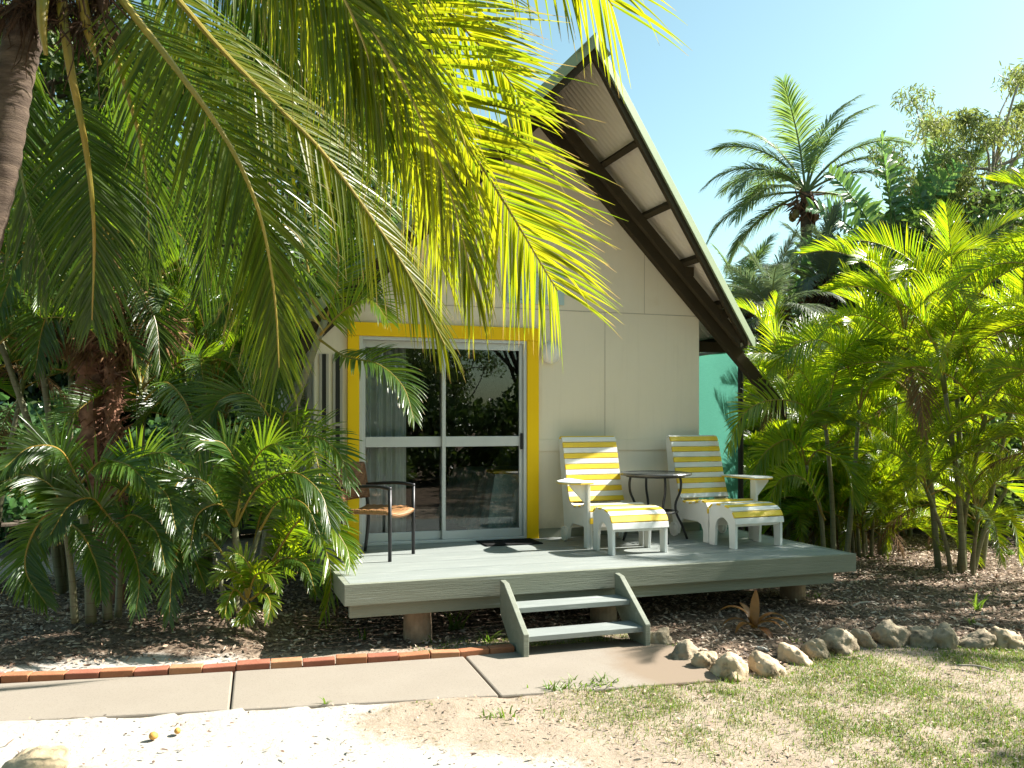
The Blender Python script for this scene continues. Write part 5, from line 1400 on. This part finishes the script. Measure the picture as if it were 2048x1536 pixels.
# ------------------------------------------------------------------ bricks along the path
BR = [solid('brick ' + n, a, b, 0.9, 0.15, 14, 0.5, 60, spots=(9, 0.60, 0.75, s)) for n, a, b, s in (
    ('orange', (0.38, 0.165, 0.085), (0.30, 0.12, 0.062), (0.46, 0.34, 0.24)), ('red', (0.32, 0.125, 0.078), (0.25, 0.09, 0.058), (0.42, 0.29, 0.21)), ('buff', (0.42, 0.215, 0.115), (0.34, 0.16, 0.085), (0.5, 0.38, 0.26)))]
us = [-70, 0, 57, 128, 198, 267, 336, 404, 472, 540, 605, 671, 735, 798, 861, 921, 980, 1030]
vs = np.interp(us, [-70, 0, 349, 650, 920, 1030], [1375.5, 1372, 1356, 1337, 1319, 1310])
kind = [1, 0, 0, 1, 0, 1, 2, 1, 1, 2, 1, 0, 1, 0, 2, 0, 0]
tone = ['orange', 'dark red', 'buff']
ordn = ['first', 'second', 'third', 'fourth', 'fifth', 'sixth', 'seventh', 'eighth', 'ninth', 'tenth', 'eleventh', 'twelfth', 'thirteenth', 'fourteenth', 'fifteenth', 'sixteenth', 'seventeenth']
for i in range(17):
    a, b = G(us[i], vs[i]), G(us[i + 1], vs[i + 1])
    c = (a + b) / 2; L = np.linalg.norm(b - a) - 0.006; ang = math.atan2(b[1] - a[1], b[0] - a[0])
    m = MB(); m.box(-L / 2, L / 2, 0.0, 0.10, -0.05, 0.066)
    o = m.build('brick', BR[kind[i]], None, bevel=0.006)
    o.location = (c[0], c[1], 0.0 + rng.normal() * 0.005); o.rotation_euler = (rng.normal() * 0.04, rng.normal() * 0.02, ang + rng.normal() * 0.022)
    tag(o, '%s brick edging the path, %s brick from the steps' % (tone[kind[i]], ordn[16 - i]), 'brick', 'bricks edging the path')

# ------------------------------------------------------------------ rocks along the bed
ROCKM = [solid('rock ' + str(k), a, b, 0.95, 0.15, 5, 0.9, 14, spots=(7, 0.55, 0.7, s), bdist=0.02) for k, (a, b, s) in enumerate((
    ((0.52, 0.42, 0.285), (0.34, 0.26, 0.165), (0.13, 0.10, 0.07)), ((0.40, 0.335, 0.24), (0.24, 0.19, 0.13), (0.09, 0.075, 0.055)), ((0.60, 0.48, 0.33), (0.40, 0.30, 0.19), (0.16, 0.12, 0.08))))]
def rock(label, loc, size, mat, seed, group=None):
    bm = bmesh.new(); bmesh.ops.create_icosphere(bm, subdivisions=4, radius=1.0)
    off = Vector((seed * 7.3, seed * 3.1, seed * 1.7))
    for v in bm.verts:
        n = v.co.normalized()
        d = 1 + 0.30 * mnoise.noise(n * 1.3 + off) + 0.14 * mnoise.noise(n * 3.0 + off)
        r = 0.5 - abs(mnoise.noise(Vector((n.x * 2.2, n.y * 2.2, n.z * 5.5)) + off))
        d += 0.22 * r + 0.07 * mnoise.noise(n * 7 + off) - 0.10 * max(0, 0.25 - abs(mnoise.noise(n * 2.6 - off))) * 4 * 0.5
        v.co = Vector((n.x * d * size[0], n.y * d * size[1], n.z * d * size[2]))
    me = bpy.data.meshes.new('rock'); bm.to_mesh(me); bm.free(); me.materials.append(mat)
    for q in me.polygons: q.use_smooth = True
    o = bpy.data.objects.new('rock', me); COL.objects.link(o)
    o.location = loc; o.rotation_euler = (0.5 * math.sin(seed * 2.3), 0.5 * math.cos(seed * 3.1), seed * 1.9)
    return tag(o, label, 'rock', group)
rl = ['small mossy rock touching the foot of the steps', 'brown rock second from the steps at the path corner', 'tan rock third from the steps along the path', 'pale ridged rock where the path meets the lawn', 'broad flat pale rock at the corner of the bed',
      'cream rock just right of the flat corner rock', 'brown rock standing on edge beside the cream rock', 'rounded grey rock below the bromeliad side of the bed', 'grey rock tucked behind the rounded rock', 'longest grey rock with deep cracks in the row',
      'dark squarish rock right of the cracked rock', 'tall ridged rock before the ringed palm stems', 'low pale rock sunk in the lawn edge', 'tilted blocky rock near the frame edge', 'rock half outside the frame at the end of the row']
rm = [1, 1, 0, 2, 2, 2, 1, 1, 1, 1, 1, 1, 1, 0, 1]
hs = [38, 42, 44, 50, 40, 36, 46, 50, 44, 48, 42, 54, 34, 44, 46]
for i, ((u, v, s), l) in enumerate(zip(RK, rl)):
    q = G(u, v); d = np.dot(q - CAM, FWD); w = s / F * d * 0.56; h = hs[i] / F * d * 0.66
    rock(l, (q[0], q[1] + w * 0.5, h * 0.24), (w * (1.0 + 0.22 * math.sin(i * 2.7)), w * (0.85 + 0.2 * math.cos(i * 1.9)), h), ROCKM[rm[i]], i + 1, 'rocks round the garden bed')
q = G(1524, 1306); rock('flat white stone lying in the bark behind the corner rock', (q[0], q[1], 0.03), (0.05, 0.04, 0.018), solid('white stone', (0.6, 0.57, 0.52), (0.5, 0.46, 0.4), 0.9), 31)
q = G(1665, 1152); rock('lone reddish stone in the dark bark beyond the deck end', (q[0], q[1], 0.03), (0.09, 0.07, 0.05), solid('reddish stone', (0.34, 0.2, 0.13), (0.22, 0.12, 0.08), 0.9), 33)
q = G(70, 1536); rock('half buried grey stone in the white sand at the bottom corner', (q[0], q[1], 0.0), (0.18, 0.16, 0.085), ROCKM[0], 37)
for (u, v), l in zip(((307, 1480), (355, 1470)), ('yellow fallen nut, the larger of two on the white sand', 'yellow fallen nut nearer the path on the white sand')):
    q = G(u, v); m = MB(); m.lathe([(0.003, -0.026), (0.016, -0.02), (0.023, 0.0), (0.019, 0.016), (0.008, 0.026), (0.002, 0.027)], (0, 0, 0), 14)
    o = m.build('fallen_nut', solid('yellow nut husk', (0.52, 0.30, 0.07), (0.42, 0.22, 0.05), 0.6, 0.3, 20, 0.2), None, smooth=True)
    o.location = (q[0], q[1], 0.024); o.rotation_euler = (R(70), R(20 if u < 320 else -40), R(u)); o.scale = (1.0,) * 3 if u < 320 else (0.8,) * 3
    tag(o, l, 'nut', 'fallen nuts on the sand')

# ------------------------------------------------------------------ bromeliad
bq = G(1508, 1268)
br = thing('bromeliad', 'orange red bromeliad with strap leaves in the bed below the deck', 'plant', tuple(bq))
for az, e, bnd, L, wd in ((60, 84, 14, 0.42, 0.10), (160, 76, 150, 0.58, 0.075), (178, 50, 120, 0.44, 0.07), (10, 60, 120, 0.48, 0.075), (-14, 52, 150, 0.56, 0.065), (285, 20, 70, 0.44, 0.085), (215, 45, 110, 0.36, 0.07), (325, 50, 100, 0.36, 0.07), (110, 66, 60, 0.38, 0.08)):
    c = catmull(arch(L, e, bnd, 6), 14); V = []; T = []; f = []
    for i, p in enumerate(c):
        x = i / 13; hw = wd * 0.5 * (0.75 + 0.35 * math.sin(x * math.pi)) * (1 - x ** 5 * 0.75)
        for k, s in enumerate((-1, 0, 1)):
            V.append((p[0], s * hw, p[2] + (0.25 * hw if s else -0.08 * hw) + 0.06)); T.append((rng.random() * 0.2 + 0.4 * (az % 3) / 2, x, 0.5))
    f = [(i * 3 + k, i * 3 + k + 1, i * 3 + k + 4, i * 3 + k + 3) for i in range(13) for k in (0, 1)]
    m = MB(); m.add(V, f, 0, T); me = m.mesh('leaf', RUST, True)
    put('leaf', me, br, (0, 0, 0), (0, 0, R(az) - YAW), 0.76)

# ------------------------------------------------------------------ small weeds
def weed(label, loc, n, h, spread, group='green weeds in the sand and bark'):
    m = MB()
    for k in range(n):
        a = rng.random() * 6.28; e = 55 + 30 * rng.random(); L = h * (0.6 + 0.5 * rng.random())
        c = catmull(arch(L, e, 40 + 40 * rng.random(), 4), 7); ca, sa = math.cos(a), math.sin(a)
        o = np.array([rng.normal() * spread, rng.normal() * spread, 0]); V = []; T = []
        wd = 0.0045 + 0.004 * h / 0.2
        for i, p in enumerate(c):
            x = i / 6; hw = wd * (1 - x ** 2 * 0.95)
            for s in (-1, 1):
                V.append((o[0] + p[0] * ca - s * hw * sa, o[1] + p[0] * sa + s * hw * ca, p[2])); T.append((k / n, x, 0.5))
        m.add(V, [(2 * i, 2 * i + 1, 2 * i + 3, 2 * i + 2) for i in range(6)], 0, T)
    o = m.build('weed', WEED, None); o.location = (loc[0], loc[1], 0.0)
    return tag(o, label, 'weed', group)
for u, v, n, h, s, l in ((105, 1255, 10, 0.20, 0.02, 'thin seeding weed in the bark left of the young palm'), (205, 1285, 6, 0.22, 0.015, 'tall single weed stalk in the bark beside the bricks'), (728, 1285, 9, 0.14, 0.02, 'upright weed left of the round deck stump'),
        (850, 1283, 16, 0.10, 0.04, 'spreading weed on the sand right of the deck stump'), (910, 1262, 12, 0.34, 0.03, 'tall leafy weed in the dark under the deck'), (975, 1288, 8, 0.22, 0.02, 'grassy weed left of the steps'), (755, 1299, 9, 0.06, 0.015, 'tiny weed by the bricks'),
        (1105, 1385, 34, 0.10, 0.05, 'grass tuft on the near edge of the path below the steps'), (1155, 1378, 30, 0.09, 0.06, 'second grass tuft on the near edge of the path'), (1210, 1374, 36, 0.11, 0.05, 'bright grass tuft before the right side of the steps'),
        (853, 1413, 18, 0.06, 0.035, 'yellowish grass tuft where sand meets the path'), (1000, 1435, 26, 0.07, 0.05, 'green grass tuft at the edge of the white sand'), (652, 1413, 4, 0.12, 0.008, 'single grass blade by the path joint'),
        (1958, 1225, 9, 0.26, 0.02, 'bright green blade plant in the bark before the palm stems'), (1945, 1252, 12, 0.14, 0.03, 'fine grassy weed beside the blade plant'), (1632, 1200, 14, 0.13, 0.05, 'leafy weed beside the far deck stump'), (1735, 1117, 40, 0.10, 0.06, 'grass tuft at the far end of the deck'),
        (1460, 1362, 22, 0.09, 0.05, 'grass tuft at the foot of the pale ridged rock'), (1590, 1290, 14, 0.10, 0.03, 'weed behind the cream rock'), (1870, 1098, 36, 0.12, 0.06, 'green tuft left of the ringed palm stems'), (2020, 1112, 50, 0.14, 0.05, 'broad green tuft right of the ringed palm stems')):
    weed(l, G(u, v), n, h, s)

# ------------------------------------------------------------------ leaf litter and turf: nobody could count them
def scatter(n, x0, x1, y0, y1, keep):
    x = rng.uniform(x0, x1, n); y = rng.uniform(y0, y1, n)
    m_, g_, u_ = zones(x, y)
    inside = (y > np.interp(x, fx[:, 0], fx[:, 1]) - 0.02) & (y < np.interp(x, bx[:, 0], bx[:, 1]) + 0.12) & (x < fx[-1, 0])
    k = keep(x, y, m_, g_, u_) & ~inside
    x, y = x[k], y[k]
    jx = np.clip(np.searchsorted(X, x) - 1, 0, nxg - 2); jy = np.clip(np.searchsorted(Y, y) - 1, 0, nyg - 2)
    tx = (x - X[jx]) / (X[jx + 1] - X[jx]); ty = (y - Y[jy]) / (Y[jy + 1] - Y[jy])
    z = (Z[jy, jx] * (1 - tx) + Z[jy, jx + 1] * tx) * (1 - ty) + (Z[jy + 1, jx] * (1 - tx) + Z[jy + 1, jx + 1] * tx) * ty
    return np.stack([x, y, z], 1)
def flakes(m, p, lo, hi, wlo, whi, lift=0.008, tilt=0.25):
    n = len(p)
    a = rng.random(n) * 6.28; l = rng.uniform(lo, hi, n) * (0.6 + 0.9 * rng.random(n) ** 3); w = rng.uniform(wlo, whi, n)
    d = nrm(np.stack([np.cos(a), np.sin(a), rng.normal(size=n) * tilt], 1)); b = nrm(np.stack([-np.sin(a), np.cos(a), rng.normal(size=n) * tilt * 1.6], 1))
    up = np.cross(d, b); c = p + np.array([0, 0, lift]) + np.array([0, 0, 1]) * (rng.random((n, 1)) * lift * 2)
    bow = (rng.normal(size=n) * 0.12 * l)[:, None]
    V = np.zeros((n, 6, 3))
    V[:, 0] = c - d * l[:, None] / 2; V[:, 3] = c + d * l[:, None] / 2
    for k, (s, q) in enumerate(((1, -0.18), (1, 0.22))): V[:, 1 + k] = c + d * (l * q)[:, None] + b * (w / 2)[:, None] + up * bow
    for k, q in enumerate((0.22, -0.18)): V[:, 4 + k] = c + d * (l * q)[:, None] - b * (w / 2)[:, None] + up * bow * 0.8
    T = np.zeros((n, 6, 3)); T[:, :, 0] = rng.random(n)[:, None]; T[:, :, 2] = rng.random(n)[:, None]
    m.add(V.reshape(-1, 3), [t for i in range(n) for t in ((6 * i, 6 * i + 1, 6 * i + 5), (6 * i + 1, 6 * i + 2, 6 * i + 4, 6 * i + 5), (6 * i + 2, 6 * i + 3, 6 * i + 4))], 0, T.reshape(-1, 3))
def litter_mat():
    m, nt, out = new_mat('leaf litter')
    at = nd(nt, 'ShaderNodeAttribute', attribute_name='tone')
    sep = nt.nodes.new('ShaderNodeSeparateColor'); nt.links.new(at.outputs['Color'], sep.inputs[0])
    col = ramp(nt, sep.outputs[0], [(0.0, (0.05, 0.032, 0.022)), (0.22, (0.14, 0.088, 0.06)), (0.42, (0.30, 0.19, 0.13)), (0.6, (0.42, 0.295, 0.205)), (0.8, (0.38, 0.305, 0.235)), (1.0, (0.60, 0.485, 0.37))])
    p = nd(nt, 'ShaderNodeBsdfPrincipled'); p.inputs['Roughness'].default_value = 0.7; p.inputs['Specular IOR Level'].default_value = 0.3
    nt.links.new(col, p.inputs['Base Color']); nt.links.new(p.outputs[0], out.inputs[0])
    return m
LIT = litter_mat()
m = MB()
flakes(m, scatter(70000, -4.5, 10.5, 5.2, 11.5, lambda x, y, a, g, u: rng.random(len(x)) < a * 0.95), 0.025, 0.085, 0.006, 0.024)
flakes(m, scatter(18000, -3.0, 8.0, 3.2, 8.0, lambda x, y, a, g, u: rng.random(len(x)) < 0.26 * (1 - a) + 0.5 * sstep(x, 0.7, 2.0) * (1 - a)), 0.012, 0.05, 0.004, 0.014)
flakes(m, scatter(2500, -5.0, 10.0, 10.5, 13.0, lambda x, y, a, g, u: rng.random(len(x)) < 0.6), 0.04, 0.10, 0.01, 0.03)
tag(m.build('leaf_litter', LIT), 'dry brown leaf litter and bark strewn over the beds and sand', 'leaf litter', kind='stuff')
m = MB()
def patch(x, y):
    return nz(x, y, 1.5, 7.0) * 0.6 + nz(x, y, 4.2, 8.0) * 0.5
p = scatter(420000, 1.5, 8.6, 3.2, 7.4, lambda x, y, a, g, u: (rng.random(len(x)) < g * np.clip(0.55 + 1.5 * patch(x, y), 0.16, 1.0) * 0.75))
n = len(p); a = rng.random(n) * 6.28; L = rng.uniform(0.014, 0.042, n) * (0.7 + 0.6 * rng.random(n)); e = R(35) + rng.random(n) * R(50)
d = np.stack([np.cos(a) * np.cos(e), np.sin(a) * np.cos(e), np.sin(e)], 1); b = np.stack([-np.sin(a), np.cos(a), np.zeros(n)], 1)
w = rng.uniform(0.0013, 0.0028, n)
V = np.zeros((n, 5, 3)); V[:, 0] = p - b * w[:, None]; V[:, 1] = p + b * w[:, None]
q = p + d * (L * 0.55)[:, None]; V[:, 2] = q + b * (w * 0.8)[:, None]; V[:, 3] = q - b * (w * 0.8)[:, None]
V[:, 4] = q + nrm(d + np.array([0, 0, -0.5]) + np.stack([np.cos(a), np.sin(a), 0 * a], 1) * 0.4) * (L * 0.5)[:, None]
T = np.zeros((n, 5, 3)); T[:, :, 0] = rng.random(n)[:, None]; T[:, :, 1] = np.where(rng.random(n) < 0.26, 0.97, 0.3)[:, None] * np.array([1, 1, 1, 1, 1.0]); T[:, :, 2] = 0.8
m.add(V.reshape(-1, 3), [t for i in range(n) for t in ((5 * i, 5 * i + 1, 5 * i + 2, 5 * i + 3), (5 * i + 3, 5 * i + 2, 5 * i + 4))], 0, T.reshape(-1, 3))
tag(m.build('grass', WEED), 'short patchy green grass growing through the sandy lawn', 'grass', kind='stuff')
# fallen sticks and larger leaves
for u, v, L, rz, l in ((1725, 1215, 0.42, 0.35, 'pale dry stick lying across the leaf litter'), (1955, 1345, 0.26, -0.9, 'thin pale stick lying on the lawn')):
    q = G(u, v); m = MB(); c = catmull([(-L / 2, 0, 0), (0, 0.02, 0.012), (L / 2, -0.01, 0)], 8); m.tube(c, np.linspace(0.013, 0.007, 8) * (1 if L > 0.3 else 0.6), 7)
    o = m.build('stick', PALEB, None, smooth=True); o.location = (q[0], q[1], 0.03); o.rotation_euler = (0, 0, rz); tag(o, l, 'stick', 'fallen sticks')

# ------------------------------------------------------------------ light, sky, camera
BETA, EL = R(3.2), R(41)
ts = Vector((math.cos(BETA) * math.cos(EL), -math.sin(BETA) * math.cos(EL), math.sin(EL)))
sun = bpy.data.lights.new('sun', 'SUN'); sun.energy = 5.0; sun.angle = R(0.53); sun.color = (1.0, 0.955, 0.88)
so = bpy.data.objects.new('sun', sun); COL.objects.link(so)
so.rotation_euler = ts.to_track_quat('Z', 'Y').to_euler()
wd = bpy.data.worlds.new('World'); SC.world = wd; wd.use_nodes = True
nt = wd.node_tree; nt.nodes.clear()
sk = nt.nodes.new('ShaderNodeTexSky'); sk.sky_type = 'NISHITA'; sk.sun_disc = False
sk.sun_elevation = EL; sk.sun_rotation = R(90) + BETA
sk.altitude = 0; sk.air_density = 1.0; sk.dust_density = 1.4; sk.ozone_density = 1.0
bg = nt.nodes.new('ShaderNodeBackground'); bg.inputs[1].default_value = 0.074
ow = nt.nodes.new('ShaderNodeOutputWorld')
tint = nt.nodes.new('ShaderNodeMix'); tint.data_type = 'RGBA'; tint.blend_type = 'MULTIPLY'; tint.inputs[0].default_value = 1.0
tint.inputs[7].default_value = (0.97, 1.15, 0.93, 1)
nt.links.new(sk.outputs[0], tint.inputs[6]); nt.links.new(tint.outputs[2], bg.inputs[0]); nt.links.new(bg.outputs[0], ow.inputs[0])

cam = bpy.data.cameras.new('camera'); co = bpy.data.objects.new('camera', cam); COL.objects.link(co)
cam.sensor_fit = 'HORIZONTAL'; cam.sensor_width = 36.0; cam.lens = 36.0 * F / 2048.0
cam.shift_y = (CY - 768.0) / 2048.0
cam.clip_start = 0.05; cam.clip_end = 1000
co.location = tuple(CAM); co.rotation_euler = (R(90), 0, -YAW)
SC.camera = co
vs_ = SC.view_settings
SC.display_settings.display_device = 'sRGB'
vs_.view_transform = 'Standard'; vs_.look = 'None'; vs_.exposure = 1.62; vs_.gamma = 1.0; vs_.use_curve_mapping = False
SC.render.engine = 'CYCLES'
cy = SC.cycles
cy.max_bounces = 8; cy.diffuse_bounces = 4; cy.glossy_bounces = 3; cy.transmission_bounces = 4; cy.transparent_max_bounces = 12
cy.use_denoising = True
cy.sample_clamp_indirect = 6.0
cy.caustics_reflective = False; cy.caustics_refractive = False
